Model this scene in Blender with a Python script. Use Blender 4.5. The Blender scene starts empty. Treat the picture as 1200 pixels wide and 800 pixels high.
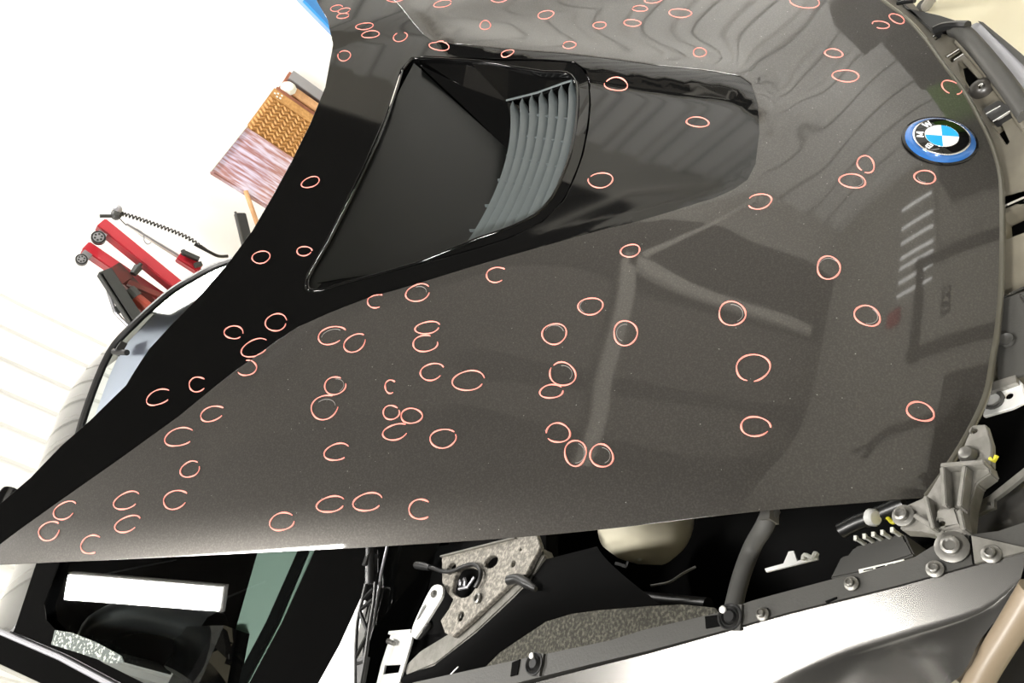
import bpy, bmesh, math, random
from mathutils import Vector, Matrix
from mathutils.geometry import delaunay_2d_cdt
random.seed(7)
S = bpy.context.scene
COL = S.collection

# ------------------------------------------------------------------ camera
cd = bpy.data.cameras.new('camera'); cam = bpy.data.objects.new('camera', cd); COL.objects.link(cam)
RM = [[-0.231378, 0.824654, -0.51615], [0.604116, -0.294073, -0.740652], [-0.762567, -0.483185, -0.430144]]
CP = [0.96828, 0.34016, 1.48968]
cx = Vector((RM[0][0], RM[1][0], RM[2][0])); cy = Vector((RM[0][1], RM[1][1], RM[2][1])); cz = Vector((RM[0][2], RM[1][2], RM[2][2]))
cam.matrix_world = Matrix(((cx.x, -cy.x, -cz.x, CP[0]), (cx.y, -cy.y, -cz.y, CP[1]), (cx.z, -cy.z, -cz.z, CP[2]), (0, 0, 0, 1)))
cd.sensor_fit = 'HORIZONTAL'; cd.sensor_width = 36; cd.lens = 36 * 870 / 1200; cd.clip_start = .02
S.camera = cam
# ------------------------------------------------------------------ world and exposure
w = bpy.data.worlds.new('world'); S.world = w; w.use_nodes = True
w.node_tree.nodes['Background'].inputs[0].default_value = (1, .98, .94, 1)
w.node_tree.nodes['Background'].inputs[1].default_value = .12
S.view_settings.view_transform = 'Standard'; S.view_settings.look = 'None'
S.view_settings.exposure = 0; S.view_settings.gamma = 1; S.view_settings.use_curve_mapping = False
# ------------------------------------------------------------------ large lamps and added fill lights (each sits in a fitting built below)
def area(name, loc, aim, sx, sy, power, col=(1, .97, .92), spread=180):
    l = bpy.data.lights.new(name, 'AREA'); l.shape = 'RECTANGLE'; l.size = sx; l.size_y = sy; l.energy = power; l.color = col
    l.spread = math.radians(spread)
    o = bpy.data.objects.new(name, l); COL.objects.link(o); o.location = loc
    o.rotation_euler = (Vector(aim) - Vector(loc)).to_track_quat('-Z', 'Y').to_euler()
    return o
area('rear_panel_light', (1.03, -2.44, 2.93), (1.03, -2.44, 0), .12, .72, 70)
area('side_panel_light', (1.8, -.72, 3.48), (1.8, -.72, 0), .28, .9, 125)
area('left_fill_light', (-2.3, -3.7, 3.88), (-2.3, -3.7, 0), 1.2, .3, 140)  # added fill that brightens the floor and walls on the left
area('fill_light_left', (2.9, 1.2, 2.3), (-3.6, .2, 2.3), .5, .4, 165, (1, .98, .95), 76)  # added fill, brightens the left wall mirrored in the bonnet
area('fill_light_back', (2.8, -.6, 2.5), (-1.9, -5.4, 1.8), .5, .4, 50, (1, .98, .96), 90)  # added fill that washes out the back wall
area('fill_light_up', (-2.5, 1.3, .55), (-2.5, 1.2, 4.2), .4, .4, 75, (1, .97, .93), 100)  # added uplight so the ceiling beams show in the bonnet
area('fill_light_front', (2.9, -1.7, 2.4), (-1.7, 3.2, 2.2), .5, .4, 92, (1, .97, .93), 70)  # added fill for the front wall mirrored in the nose

# ------------------------------------------------------------------ helpers
def mat(name, col, rough=.5, metal=0, coat=0, coat_r=.03, spec=.5, noise=None, bump=0, bscale=60, emit=None, flake=0):
    m = bpy.data.materials.new(name); m.use_nodes = True
    nt = m.node_tree; b = nt.nodes['Principled BSDF']
    b.inputs['Base Color'].default_value = (*col, 1); b.inputs['Roughness'].default_value = rough
    b.inputs['Metallic'].default_value = metal; b.inputs['Coat Weight'].default_value = coat
    b.inputs['Coat Roughness'].default_value = coat_r; b.inputs['Specular IOR Level'].default_value = spec
    tc = nt.nodes.new('ShaderNodeTexCoord')
    if noise:
        n = nt.nodes.new('ShaderNodeTexNoise'); n.inputs['Scale'].default_value = noise[0]; n.inputs['Detail'].default_value = 6
        r = nt.nodes.new('ShaderNodeValToRGB'); r.color_ramp.elements[0].position = noise[2]; r.color_ramp.elements[1].position = noise[3]
        r.color_ramp.elements[0].color = (*col, 1); r.color_ramp.elements[1].color = (*noise[1], 1)
        nt.links.new(tc.outputs['Object'], n.inputs['Vector']); nt.links.new(n.outputs['Fac'], r.inputs[0]); nt.links.new(r.outputs[0], b.inputs['Base Color'])
    if bump:
        n2 = nt.nodes.new('ShaderNodeTexNoise'); n2.inputs['Scale'].default_value = bscale; n2.inputs['Detail'].default_value = 4
        bp = nt.nodes.new('ShaderNodeBump'); bp.inputs['Strength'].default_value = bump; bp.inputs['Distance'].default_value = .004
        nt.links.new(tc.outputs['Object'], n2.inputs['Vector']); nt.links.new(n2.outputs['Fac'], bp.inputs['Height']); nt.links.new(bp.outputs[0], b.inputs['Normal'])
    if emit:
        b.inputs['Emission Color'].default_value = (*emit[0], 1); b.inputs['Emission Strength'].default_value = emit[1]
    return m

M = {}
M['grey'] = mat('grey_metallic_paint', (.047, .044, .040), .40, .42, 1, .035, spec=.1, noise=(420, (.072, .067, .061), .45, .75))
M['silver'] = mat('fender_metallic_paint', (.12, .117, .11), .25, .8, .5, .15)
M['black'] = mat('gloss_black', (.0025, .0025, .0025), .3, 0, 1, .015, spec=0)
M['satin'] = mat('satin_black_plastic', (.012, .012, .012), .38)
M['matte'] = mat('matte_black', (.0025, .0025, .0025), .85, spec=.06)
M['slat'] = mat('grey_slat_plastic', (.075, .088, .09), .42)
M['scoopfloor'] = mat('scoop_floor_plastic', (.004, .0045, .004), .30, 0, .0, .2, spec=.28)
M['chalk'] = mat('red_grease_pencil', (1, .31, .255), .7, spec=.3)
M['chrome'] = mat('chrome', (.85, .85, .85), .12, 1)
M['blue'] = mat('emblem_blue_ring', (.03, .14, .42), .25, .3, 1)
M['cyan'] = mat('emblem_blue_quarter', (.0, .36, .80), .3, 0, 1)
M['white'] = mat('emblem_white', (.9, .9, .9), .35)
M['cast'] = mat('cast_aluminium', (.185, .18, .16), .45, .5, noise=(60, (.25, .24, .22), .4, .7), bump=.12, bscale=200)
M['castdirty'] = mat('dirty_cast_aluminium', (.16, .15, .13), .5, .45, noise=(170, (.40, .37, .32), .42, .70), bump=.5, bscale=90)
M['bolt'] = mat('zinc_bolt', (.20, .195, .18), .4, .8)
M['rail'] = mat('grey_rail_plastic', (.050, .049, .045), .5, .1, bump=.1, bscale=300)
M['support'] = mat('front_support_plastic', (.105, .095, .073), .45, 0, noise=(14, (.16, .145, .11), .35, .7))
M['lampbrown'] = mat('headlamp_edge_plastic', (.16, .125, .085), .4)
M['seal'] = mat('bay_seal_foam', (.006, .006, .006), .55)
M['lip'] = mat('hood_lip_reflection', (.085, .08, .062), .35, .4, 1)  # beige reflection of the floor put into the lip colour
M['carpet'] = mat('arch_liner_felt', (.035, .033, .026), .95, noise=(180, (.12, .115, .09), .45, .7), bump=.8, bscale=260)
M['cream'] = mat('cream_reservoir_plastic', (.62, .58, .45), .4)
M['plate'] = mat('bare_white_metal', (.80, .80, .78), .35, .3)
M['label'] = mat('white_label', (.75, .75, .68), .6)
M['yellow'] = mat('yellow_wire', (.55, .5, .03), .5)
M['teal'] = mat('tinted_trim', (.20, .27, .22), .5)
M['red'] = mat('red_hoist_paint', (.40, .010, .022), .4, 0, .3)
M['darkred'] = mat('worn_red_paint', (.13, .018, .013), .5, noise=(9, (.05, .015, .012), .45, .6))
M['ramred'] = mat('orange_red_paint', (.30, .04, .02), .45)
M['screensheen'] = mat('pale_screen_sheen', (.88, .86, .95), .5)  # colour stands in for the sheen on the upper windscreen
M['hoistblack'] = mat('hoist_black_paint', (.03, .032, .03), .5)
M['rubber'] = mat('grey_rubber', (.055, .054, .05), .7)
M['stop'] = mat('brown_grey_rubber', (.035, .032, .028), .35)
M['lampgrey'] = mat('left_lamp_grey', (.34, .34, .36), .4)
M['steel'] = mat('grey_steel', (.36, .36, .38), .4, .8)
M['wood'] = mat('pale_wood', (.50, .27, .12), .6, noise=(30, (.62, .36, .18), .4, .7))
M['brown'] = mat('brown_cardboard', (.24, .085, .045), .7, noise=(12, (.38, .14, .08), .4, .7))
M['kraft'] = mat('kraft_honeycomb', (.40, .20, .06), .75, noise=(50, (.55, .30, .10), .4, .7))
M['liftblue'] = mat('blue_lift_paint', (.01, .22, .62), .4, 0, .3)
M['wallpaint'] = mat('white_wall_sheet', (.82, .82, .80), .5)
M['ceil'] = mat('dark_ceiling_liner', (.02, .019, .018), .9)
M['beam'] = mat('pale_ceiling_beam', (.62, .60, .55), .7)
M['frame'] = mat('dark_frame', (.02, .02, .02), .6)
M['frontwall'] = mat('grey_front_wall', (.50, .49, .445), .7)
M['sidewall'] = mat('grey_side_wall', (.22, .21, .19), .7)
M['sheet'] = mat('pale_reflection_band', (.13, .122, .11), .8)  # colour of the added band that lightens the bonnet reflection
M['edge'] = mat('pale_bounce_light', (.45, .44, .41), .8)  # bounce light from the left wall put into the colour
M['scratch'] = mat('pale_scratch', (.22, .21, .20), .7)
M['blackpanel'] = mat('gloss_black_panel', (.0025, .0025, .0025), .3, 0, 1, .06, spec=0)
M['ribshadow'] = mat('grey_rib_shadow', (.18, .18, .17), .8)  # grey tone stands in for shadow lines along the wall ribs
M['louvre'] = mat('daylit_louvre', (.9, .9, .9), .5, emit=((1, .99, .95), 4))
M['floor'] = mat('cream_floor_coating', (.80, .74, .54), .55, noise=(3, (.74, .66, .46), .45, .75))
M['lamp'] = mat('lit_diffuser', (.9, .9, .9), .5, emit=((1, .98, .95), 14))
M['grass'] = mat('green_shrub', (.13, .30, .03), .8)
M['redlamp'] = mat('red_plastic', (.55, .02, .04), .4)

# glass: clear with a fresnel mirror
def glass(name, tint):
    m = bpy.data.materials.new(name); m.use_nodes = True; nt = m.node_tree; nt.nodes.clear()
    o = nt.nodes.new('ShaderNodeOutputMaterial'); mx = nt.nodes.new('ShaderNodeMixShader'); fr = nt.nodes.new('ShaderNodeFresnel')
    fr.inputs['IOR'].default_value = 1.75
    t = nt.nodes.new('ShaderNodeBsdfTransparent'); t.inputs[0].default_value = (*tint, 1)
    g = nt.nodes.new('ShaderNodeBsdfGlossy'); g.inputs['Roughness'].default_value = .01
    nt.links.new(fr.outputs[0], mx.inputs[0]); nt.links.new(t.outputs[0], mx.inputs[1]); nt.links.new(g.outputs[0], mx.inputs[2]); nt.links.new(mx.outputs[0], o.inputs[0])
    return m
M['glass'] = glass('windscreen_glass', (.80, .86, .86))
# shrink wrap: creased clear film over cardboard
wr = mat('shrink_wrap', (.42, .22, .20), .22, 0, .8, .1, bump=.9, bscale=14)
nt = wr.node_tree; b = nt.nodes['Principled BSDF']
tc = nt.nodes.new('ShaderNodeTexCoord'); mp = nt.nodes.new('ShaderNodeMapping'); mp.inputs['Rotation'].default_value = (.3, .5, .6); mp.inputs['Scale'].default_value = (22, 3, 3)
nz = nt.nodes.new('ShaderNodeTexNoise'); nz.inputs['Scale'].default_value = 2.2; nz.inputs['Detail'].default_value = 7
rp = nt.nodes.new('ShaderNodeValToRGB'); rp.color_ramp.elements[0].position = .42; rp.color_ramp.elements[1].position = .62
rp.color_ramp.elements[0].color = (.36, .17, .15, 1); rp.color_ramp.elements[1].color = (.62, .54, .66, 1)
nt.links.new(tc.outputs['Object'], mp.inputs[0]); nt.links.new(mp.outputs[0], nz.inputs['Vector']); nt.links.new(nz.outputs['Fac'], rp.inputs[0]); nt.links.new(rp.outputs[0], b.inputs['Base Color'])
M['wrap'] = wr
# sticker residue
M['residue'] = mat('sticker_residue', (.05, .06, .055), .8, noise=(150, (.50, .53, .47), .52, .68))

class MB:
    def __init__(s): s.v = []; s.f = []; s.m = []; s.mi = 0
    def add(s, vs, fs, mi=None):
        o = len(s.v); s.v += [tuple(p) for p in vs]
        for f in fs: s.f.append([o + i for i in f]); s.m.append(s.mi if mi is None else mi)
    def box(s, c, size, R=None, mi=None):
        R = R or Matrix.Identity(3); c = Vector(c); x, y, z = [q / 2 for q in size]
        vs = [c + R @ Vector((i * x, j * y, k * z)) for i in (-1, 1) for j in (-1, 1) for k in (-1, 1)]
        s.add(vs, [(0, 1, 3, 2), (4, 6, 7, 5), (0, 4, 5, 1), (2, 3, 7, 6), (0, 2, 6, 4), (1, 5, 7, 3)], mi)
    def bar(s, p, q, w, h, up=(0, 0, 1), mi=None):
        p, q = Vector(p), Vector(q); d = (q - p); L = d.length; d.normalize()
        u = Vector(up); a = d.cross(u)
        if a.length < 1e-4: a = d.cross(Vector((1, 0, 0)))
        a.normalize(); b = a.cross(d).normalized()
        s.box((p + q) / 2, (L, w, h), Matrix((d, a, b)).transposed(), mi)
    def tube(s, pts, r, n=10, closed=False, mi=None, cap=True):
        pts = [Vector(p) for p in pts]; N = len(pts); rr = r if isinstance(r, (list, tuple)) else [r] * N
        vs = []; up = None
        for i, p in enumerate(pts):
            t = (pts[(i + 1) % N] - pts[i - 1]) if closed else (pts[min(i + 1, N - 1)] - pts[max(i - 1, 0)])
            t.normalize()
            if up is None:
                up = t.orthogonal().normalized()
            up = (up - t * up.dot(t)).normalized(); sd = t.cross(up)
            for k in range(n):
                a = 2 * math.pi * k / n; vs.append(p + (up * math.cos(a) + sd * math.sin(a)) * rr[i])
        fs = []
        for i in range(N if closed else N - 1):
            for k in range(n):
                j = (i + 1) % N; fs.append((i * n + k, i * n + (k + 1) % n, j * n + (k + 1) % n, j * n + k))
        if cap and not closed: fs += [tuple(range(n))[::-1], tuple((N - 1) * n + k for k in range(n))]
        s.add(vs, fs, mi)
    def lathe(s, c, ax, prof, n=20, mi=None):
        # prof: list of (radius, height along axis)
        c = Vector(c); ax = Vector(ax).normalized(); u = ax.orthogonal().normalized(); v = ax.cross(u)
        vs = []; 
        for r, h in prof:
            for k in range(n):
                a = 2 * math.pi * k / n; vs.append(c + ax * h + (u * math.cos(a) + v * math.sin(a)) * r)
        fs = []
        for i in range(len(prof) - 1):
            for k in range(n): fs.append((i * n + k, i * n + (k + 1) % n, (i + 1) * n + (k + 1) % n, (i + 1) * n + k))
        fs.append(tuple(range(n))[::-1]); fs.append(tuple((len(prof) - 1) * n + k for k in range(n)))
        s.add(vs, fs, mi)
    def prism(s, poly, d, mi=None):
        # poly: outline in space, d: thickness vector going away from the seen face
        d = Vector(d); P = [Vector(p) for p in poly]; n = len(P)
        s.add(P + [p + d for p in P], [tuple(range(n)), tuple(range(2 * n - 1, n - 1, -1))] + [(i, i + n, (i + 1) % n + n, (i + 1) % n) for i in range(n)], mi)
    def plate(s, poly, d, holes=(), mi=None):
        # outline with holes cut through, thickness d
        d = Vector(d); P = [Vector(p) for p in poly]; o = P[0]
        nrm = d.normalized(); u = nrm.orthogonal().normalized(); v = nrm.cross(u)
        loops = [[((p - o).dot(u), (p - o).dot(v)) for p in P]]
        zs = {}
        allp = list(P)
        for h in holes:
            H = [Vector(p) for p in h]; allp += H; loops.append([((p - o).dot(u), (p - o).dot(v)) for p in H])
        co = []; ed = []
        for L in loops:
            b0 = len(co); co += [Vector(q) for q in L]; ed += [(b0 + i, b0 + (i + 1) % len(L)) for i in range(len(L))]
        r = delaunay_2d_cdt(co, ed, [], 0, 1e-7)
        V = [o + u * q.x + v * q.y for q in r[0]]
        for i, src in enumerate(r[3]):
            if src: V[i] = allp[src[0]]
        T = []
        for f in r[2]:
            g = sum((r[0][i] for i in f), Vector((0, 0))) / len(f)
            if inside(g, loops[0]) and not any(inside(g, L) for L in loops[1:]): T.append(tuple(f))
        n = len(V); fs = [t for t in T] + [tuple(i + n for i in reversed(t)) for t in T]
        cnt = {}
        for t in T:
            for i in range(len(t)):
                e = (t[i], t[(i + 1) % len(t)]); cnt[e] = 1
        for (a, bb) in list(cnt):
            if (bb, a) not in cnt: fs.append((a, a + n, bb + n, bb))
        s.add(V + [p + d for p in V], fs, mi)
    def build(s, name, mats, parent=None, smooth=False, bevel=0, origin=None):
        me = bpy.data.meshes.new(name); me.from_pydata(s.v, [], s.f)
        for m in (mats if isinstance(mats, (list, tuple)) else [mats]): me.materials.append(m)
        me.polygons.foreach_set('material_index', s.m)
        b = bmesh.new(); b.from_mesh(me); bmesh.ops.recalc_face_normals(b, faces=b.faces)
        if bevel: bmesh.ops.bevel(b, geom=[e for e in b.edges if len(e.link_faces) == 2 and e.calc_face_angle(0) > .6], offset=bevel, segments=2, affect='EDGES')
        b.to_mesh(me); b.free()
        if smooth: me.shade_smooth(); me.set_sharp_from_angle(angle=math.radians(40))
        o = bpy.data.objects.new(name, me); COL.objects.link(o)
        if parent: o.parent = parent; 
        if parent and parent.parent is None and parent.type == 'EMPTY' and parent.location.length > 0:
            off = parent.location
            for v in me.vertices: v.co -= off
        if origin is not None:
            for v in me.vertices: v.co -= Vector(origin)
            o.location = origin
        return o
def inside(p, poly):
    x, y = p[0], p[1]; c = False; n = len(poly); j = n - 1
    for i in range(n):
        xi, yi = poly[i][0], poly[i][1]; xj, yj = poly[j][0], poly[j][1]
        if (yi > y) != (yj > y) and x < (xj - xi) * (y - yi) / (yj - yi) + xi: c = not c
        j = i
    return c
def empty(name, label, cat, loc=(0, 0, 0), group=None):
    o = bpy.data.objects.new(name, None); COL.objects.link(o); o.location = loc; o['label'] = label; o['category'] = cat; o.empty_display_size = .1
    if group: o['group'] = group
    return o
def tag(o, label, cat, group=None):
    o['label'] = label; o['category'] = cat
    if group: o['group'] = group
    return o
def struct(o): o['kind'] = 'structure'; return o
def part(name, m, parent, fn, **k):
    mb = MB(); fn(mb); return mb.build(name, m, parent, **k)
def crom(pts, n=6, closed=False):
    P = [Vector(p) for p in pts]; N = len(P); out = []
    for i in range(N if closed else N - 1):
        if closed: a, b_, c, d = P[i - 1], P[i], P[(i + 1) % N], P[(i + 2) % N]
        else: a, b_, c, d = P[max(i - 1, 0)], P[i], P[i + 1], P[min(i + 2, N - 1)]
        for k in range(n):
            t = k / n
            out.append(.5 * ((2 * b_) + (c - a) * t + (2 * a - 5 * b_ + 4 * c - d) * t * t + (3 * b_ - a - 3 * c + d) * t ** 3))
    if not closed: out.append(P[-1])
    return out
def resample(pts, step):
    P = [Vector(p) for p in pts]; out = [P[0]]
    for a, b_ in zip(P, P[1:]):
        L = (b_ - a).length; n = max(1, round(L / step))
        for k in range(1, n + 1): out.append(a + (b_ - a) * k / n)
    return out

# ------------------------------------------------------------------ the room
def wall_ribs(mb, n, pitch, rib_w, rib_h, top, P, xdir, ndir, length):
    # trapezoid ribbed sheet standing from the floor, P = foot start
    P = Vector(P); xd = Vector(xdir); nd = Vector(ndir); prof = []
    x = 0
    while x < length:
        prof += [(x, 0), (x + pitch - rib_w, 0), (x + pitch - rib_w * .78, rib_h), (x + pitch - rib_w * .22, rib_h)]; x += pitch
    prof.append((x, 0))
    vs = []
    for (a, h) in prof:
        p = P + xd * a + nd * h; vs += [p, p + Vector((0, 0, top))]
    mb.add(vs, [(2 * i, 2 * i + 2, 2 * i + 3, 2 * i + 1) for i in range(len(prof) - 1)])
HT = 4.2
XL, XR, YB, YF = -3.6, 3.4, -5.6, 3.2
mb = MB(); mb.box(((XL + XR) / 2, (YB + YF) / 2, -.05), (XR - XL + 1, YF - YB + 1, .1)); struct(mb.build('floor', M['floor']))
mb = MB(); mb.box(((XL + XR) / 2, (YB + YF) / 2, HT + .05), (XR - XL + 1, YF - YB + 1, .1)); struct(mb.build('ceiling', M['ceil']))
mb = MB(); wall_ribs(mb, 0, .31, .12, .055, HT, (XL, YB, 0), (0, 1, 0), (1, 0, 0), YF - YB); struct(mb.build('wall_left', M['wallpaint']))
mb = MB(); wall_ribs(mb, 0, .20, .07, .03, HT, (-1.35, YB, 0), (1, 0, 0), (0, 1, 0), XR + 1.35)
mb.box(((XL - 1.35) / 2 - .1, YB - .03, HT / 2), (-1.35 - XL + .2, .06, HT)); struct(mb.build('wall_back', M['wallpaint']))
mb = MB(); mb.box((XR + .05, (YB + YF) / 2, HT / 2), (.1, YF - YB, HT)); struct(mb.build('wall_right', M['sidewall']))
mb = MB(); mb.box(((XL + XR) / 2, YF + .05, HT / 2), (XR - XL, .1, HT)); struct(mb.build('wall_front', M['frontwall']))
WL = bpy.data.objects['wall_left']
for k in range(17):
    y = -2.2 + .31 * k
    for e in (-.030, .030):
        part('rib_shadow', M['ribshadow'], WL, lambda m: m.box((XL + .004, y + e, HT / 2), (.012, .016, HT)))  # added dark strips painting the shadow lines of the ribs
CEIL = bpy.data.objects['ceiling']
part('reflection_band', M['sheet'], CEIL, lambda m: m.prism([(.28, -1.15, HT - .02), (-1.0, .05, HT - .02), (-1.1, 1.2, HT - .02), (-1.3, YF, HT - .02), (-2.0, YF, HT - .02), (-1.9, 1.2, HT - .02), (-1.8, .1, HT - .02), (-.7, -.95, HT - .02), (-.1, -1.3, HT - .02)], (0, 0, .02)))  # added unseen piece, shaped to mirror a lighter band in the bonnet
part('bounce_light_strip', M['edge'], CEIL, lambda m: m.prism([(XL, -2.4, HT - .015), (-3.0, -2.4, HT - .015), (-2.9, YF, HT - .015), (XL, YF, HT - .015)], (0, 0, .015)))  # pale strip paints bounce light on the ceiling by the left wall
for p, q, wd in (((-.42, .86), (-2.10, .97), .105), ((-2.03, .96), (-2.03, 2.75), .10), ((-2.1, 1.05), (-3.45, 2.08), .06), ((-2.15, .18), (-2.95, .77), .03), ((-2.95, .77), (-3.5, 1.54), .018)):
    part('ceiling_beam', M['beam'], CEIL, lambda m: m.bar((*p, 4.09), (*q, 4.09), wd, .06))
# ------------------------------------------------------------------ ceiling lamps and added fill lights
def panel(name, loc, sx, sy, label, aim=None):
    t = empty(name, label, 'lamp', (loc[0], loc[1], loc[2]))
    part('housing', M['plate'], t, lambda m: (m.box((loc[0], loc[1], loc[2] + .035), (sx + .02, sy + .02, .05))))
    part('diffuser', M['lamp'], t, lambda m: m.box((loc[0], loc[1], loc[2] + .005), (sx, sy, .01)))
    for s in (-1, 1): part('hanger', M['steel'], t, lambda m: m.tube([(loc[0] + s * sx * .4, loc[1] + s * sy * .4, loc[2] + .05), (loc[0] + s * sx * .4, loc[1] + s * sy * .4, HT)], .006, 6))
panel('ceiling_light', (1.03, -2.44, 2.95), .12, .72, 'long white ceiling lamp mirrored in the windscreen')
panel('ceiling_light', (1.8, -.72, 3.5), .28, .9, 'long white ceiling lamp above the right front wing')
panel('ceiling_light', (-2.3, -3.7, 3.9), 1.2, .3, 'added unseen fill panel near the back left corner of the shop')  # body of the added left fill light
def fill_flood(loc, aim, label):  # bodies for the added fill lights
    t = empty('fill_lamp', label, 'lamp', (loc[0], loc[1], 0)); L = Vector(loc); d = (Vector(aim) - L).normalized()
    part('head', M['hoistblack'], t, lambda m: m.bar(L - d * .10, L - d * .02, .56, .46))
    part('lens', M['lamp'], t, lambda m: m.bar(L - d * .02, L - d * .008, .50, .40))
    part('pole', M['steel'], t, lambda m: m.tube([L - d * .10 + Vector((0, 0, -.02)), (loc[0] - d.x * .10, loc[1] - d.y * .10, .1)], .02, 10))
    for k in range(3): part('leg', M['steel'], t, lambda m: m.tube([(loc[0], loc[1], min(.55, loc[2] - .2)), (loc[0] + .45 * math.cos(2.1 * k), loc[1] + .45 * math.sin(2.1 * k), .012)], .012, 8))
fill_flood((-2.5, 1.3, .55), (-2.5, 1.2, 4.2), 'added low fill light on the floor turned up to the ceiling')
fill_flood((2.9, -1.7, 2.4), (-1.9, 3.2, 2.6), 'added fill light on a tripod turned to the front wall')
fill_flood((2.9, 1.2, 2.3), (-3.6, .4, 1.3), 'added fill light on a tripod turned to the left wall')
fill_flood((2.8, -.6, 2.5), (-1.2, -5.4, 1.8), 'added fill light on a tripod turned to the back wall')

# ------------------------------------------------------------------ the car
CAR = empty('car', 'dark grey sports car with raised dented bonnet covered in red circles', 'car')
TH = math.radians(36)
HO = Vector((0, 0, .68)); HX = Vector((1, 0, 0)); HR = Vector((0, -math.cos(TH), math.sin(TH))); HN = Vector((0, math.sin(TH), math.cos(TH)))
def HP(a, b, c=0): return HO + HX * a + HR * b + HN * c
def lerp_table(T, x):
    # smooth (cubic) interpolation through the table
    if x <= T[0][0]: return T[0][1]
    n = len(T)
    for i in range(n - 1):
        (x0, y0), (x1, y1) = T[i], T[i + 1]
        if x <= x1:
            m0 = (y1 - T[i - 1][1]) / (x1 - T[i - 1][0]) if i else (y1 - y0) / (x1 - x0)
            m1 = (T[i + 2][1] - y0) / (T[i + 2][0] - x0) if i + 2 < n else (y1 - y0) / (x1 - x0)
            d = x1 - x0; t = (x - x0) / d
            return y0 * (1 + 2 * t) * (1 - t) ** 2 + d * m0 * t * (1 - t) ** 2 + y1 * t * t * (3 - 2 * t) - d * m1 * t * t * (1 - t)
    return T[-1][1]
SEAM_T = [(.235, .02), (.26, .075), (.28, .105), (.31, .135), (.40, .163), (.50, .195), (.60, .232), (.75, .29), (.85, .33), (.92, .372), (.96, .42), (1.02, .50), (1.12, .59), (1.30, .80)]
def sstep(x): x = max(0.0, min(1.0, x)); return x * x * (3 - 2 * x)
def hood_height(a, b):
    # crown across the car, drop towards the nose
    u = b - (-0.06 + 0.33 * a * a)
    c = -0.045 * (a / 0.8) ** 2
    v = 0.22 - u
    if v > 0: c -= 0.5 * v * v
    # the grey skin swells along the black centre panel, which dips below it
    A = abs(a)
    if b > 0.235:
        r = (A - lerp_table(SEAM_T, b)) * 0.93
    else:
        r = ((A * 0.6) ** 2 + (b - 0.235) ** 2) ** 0.5
    k = sstep((1.10 - b) / 0.22) * (0.35 + 0.65 * sstep((b - 0.22) / 0.14)) * sstep((b - .12) / .1) * (0.12 + 0.88 * sstep((0.02 - a) / 0.16))
    if r > 0: c += k * 0.011 * 2.718281828 ** (-((r - 0.018) / 0.065) ** 2)
    else: c += k * 0.010187 * 2.718281828 ** (-(r / 0.018) ** 2)
    # fender swell along the side
    s = A - (0.455 - 0.10 * (b - 0.5))
    c += 0.006 * sstep(s / 0.13) * sstep((b - 0.02) / 0.25)
    # rolled outer edge
    d = (0.575 + 0.2135 * b - A) * 0.978
    if d < 0.08: c -= 0.012 * min(1.6, (0.08 - d) / 0.08) ** 2 * sstep((b - 0.02) / 0.12)
    return c

def HNRM(a, b, e=.002):
    da = (hood_height(a + e, b) - hood_height(a - e, b)) / 2 / e; db = (hood_height(a, b + e) - hood_height(a, b - e)) / 2 / e
    return (HX * -da + HR * -db + HN).normalized()
REC = .0018
# outlines on the hood, metres across (a) and back from the badge (b)
nose = [(-.5754,.1752),(-.4524,.1101),(-.3827,.0687),(-.3205,.0312),(-.2558,.0042),(-.1894,-.017),(-.1252,-.0406),(-.056,-.0587),(.0024,-.0707),(.0595,-.0755),(.1174,-.0724),(.2087,-.0644),(.2784,-.0567),(.331,-.0487),(.3689,-.0411),(.4113,-.0326),(.4414,-.0223),(.4833,-.0033),(.5243,.0187),(.5565,.038)]
side = [(.5612,.0417),(.6572,.412),(.717,.6911),(.7821,1.033),(.8403,1.3481),(.8532,1.417)]
rear = [(.8309,1.4686),(.7906,1.4364),(.7509,1.4046),(.7028,1.3683),(.6447,1.338),(.5935,1.3022),(.5243,1.2628),(.4481,1.2552),(.3972,1.2374),(.3406,1.2095),(.2625,1.1814),(.1802,1.1631),(.0867,1.1579),(-.0049,1.1577),(-.1195,1.1637),(-.2482,1.1821),(-.4202,1.2375),(-.5312,1.3001),(-.6408,1.3851)]
seam = [(.8515,1.414),(.8131,1.3619),(.7327,1.2806),(.6535,1.1996),(.5708,1.1198),(.4765,1.0457),(.42,.9982),(.3894,.9665),(.3622,.9197),(.3313,.8593),(.3,.778),(.2695,.7037),(.239,.6264),(.1881,.4888),(.167,.424),(.1413,.3612),(.1195,.3118),(.1025,.2852),(.0831,.2675),(.0496,.2582),(-.0232,.2565),(-.0822,.2619),(-.1205,.2709),(-.1441,.2765)]
seamfar = [(-.1657,.2961),(-.1899,.3674),(-.2131,.446),(-.2437,.5304),(-.2784,.6385),(-.3072,.7534),(-.3559,.9057)]
scoop = [(.3084,.9903),(.3171,.9796),(.3183,.9565),(.3029,.9164),(.2771,.8424),(.242,.7414),(.2214,.6852),(.1988,.6334),(.1644,.5838),(.1159,.557),(.061,.548),(.0094,.5442),(-.0566,.5472),(-.1276,.5555),(-.1834,.5674),(-.2183,.5813),(-.2459,.6093),(-.2614,.6655),(-.2876,.7775),(-.3134,.8732),(-.3327,.9634),(-.333,.9993),(-.2946,1.0094),(-.2845,1.0099),(-.131,.9876),(.021,.9822),(.1673,.9868),(.2254,.9912),(.2822,.9979)]
side = [(p.x, p.y) for p in crom([Vector((*q, 0)) for q in side], 8)]
mir = lambda L: [(-p[0], p[1]) for p in reversed(L)]
far_nose = mir(side[:1]) ; far_corner = (-.90, 1.40)
outline = list(nose) + list(side) + list(rear) + [(-.75, 1.43), far_corner, (-.86, 1.25), (-.73, .60), (-.64, .26)]
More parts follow.
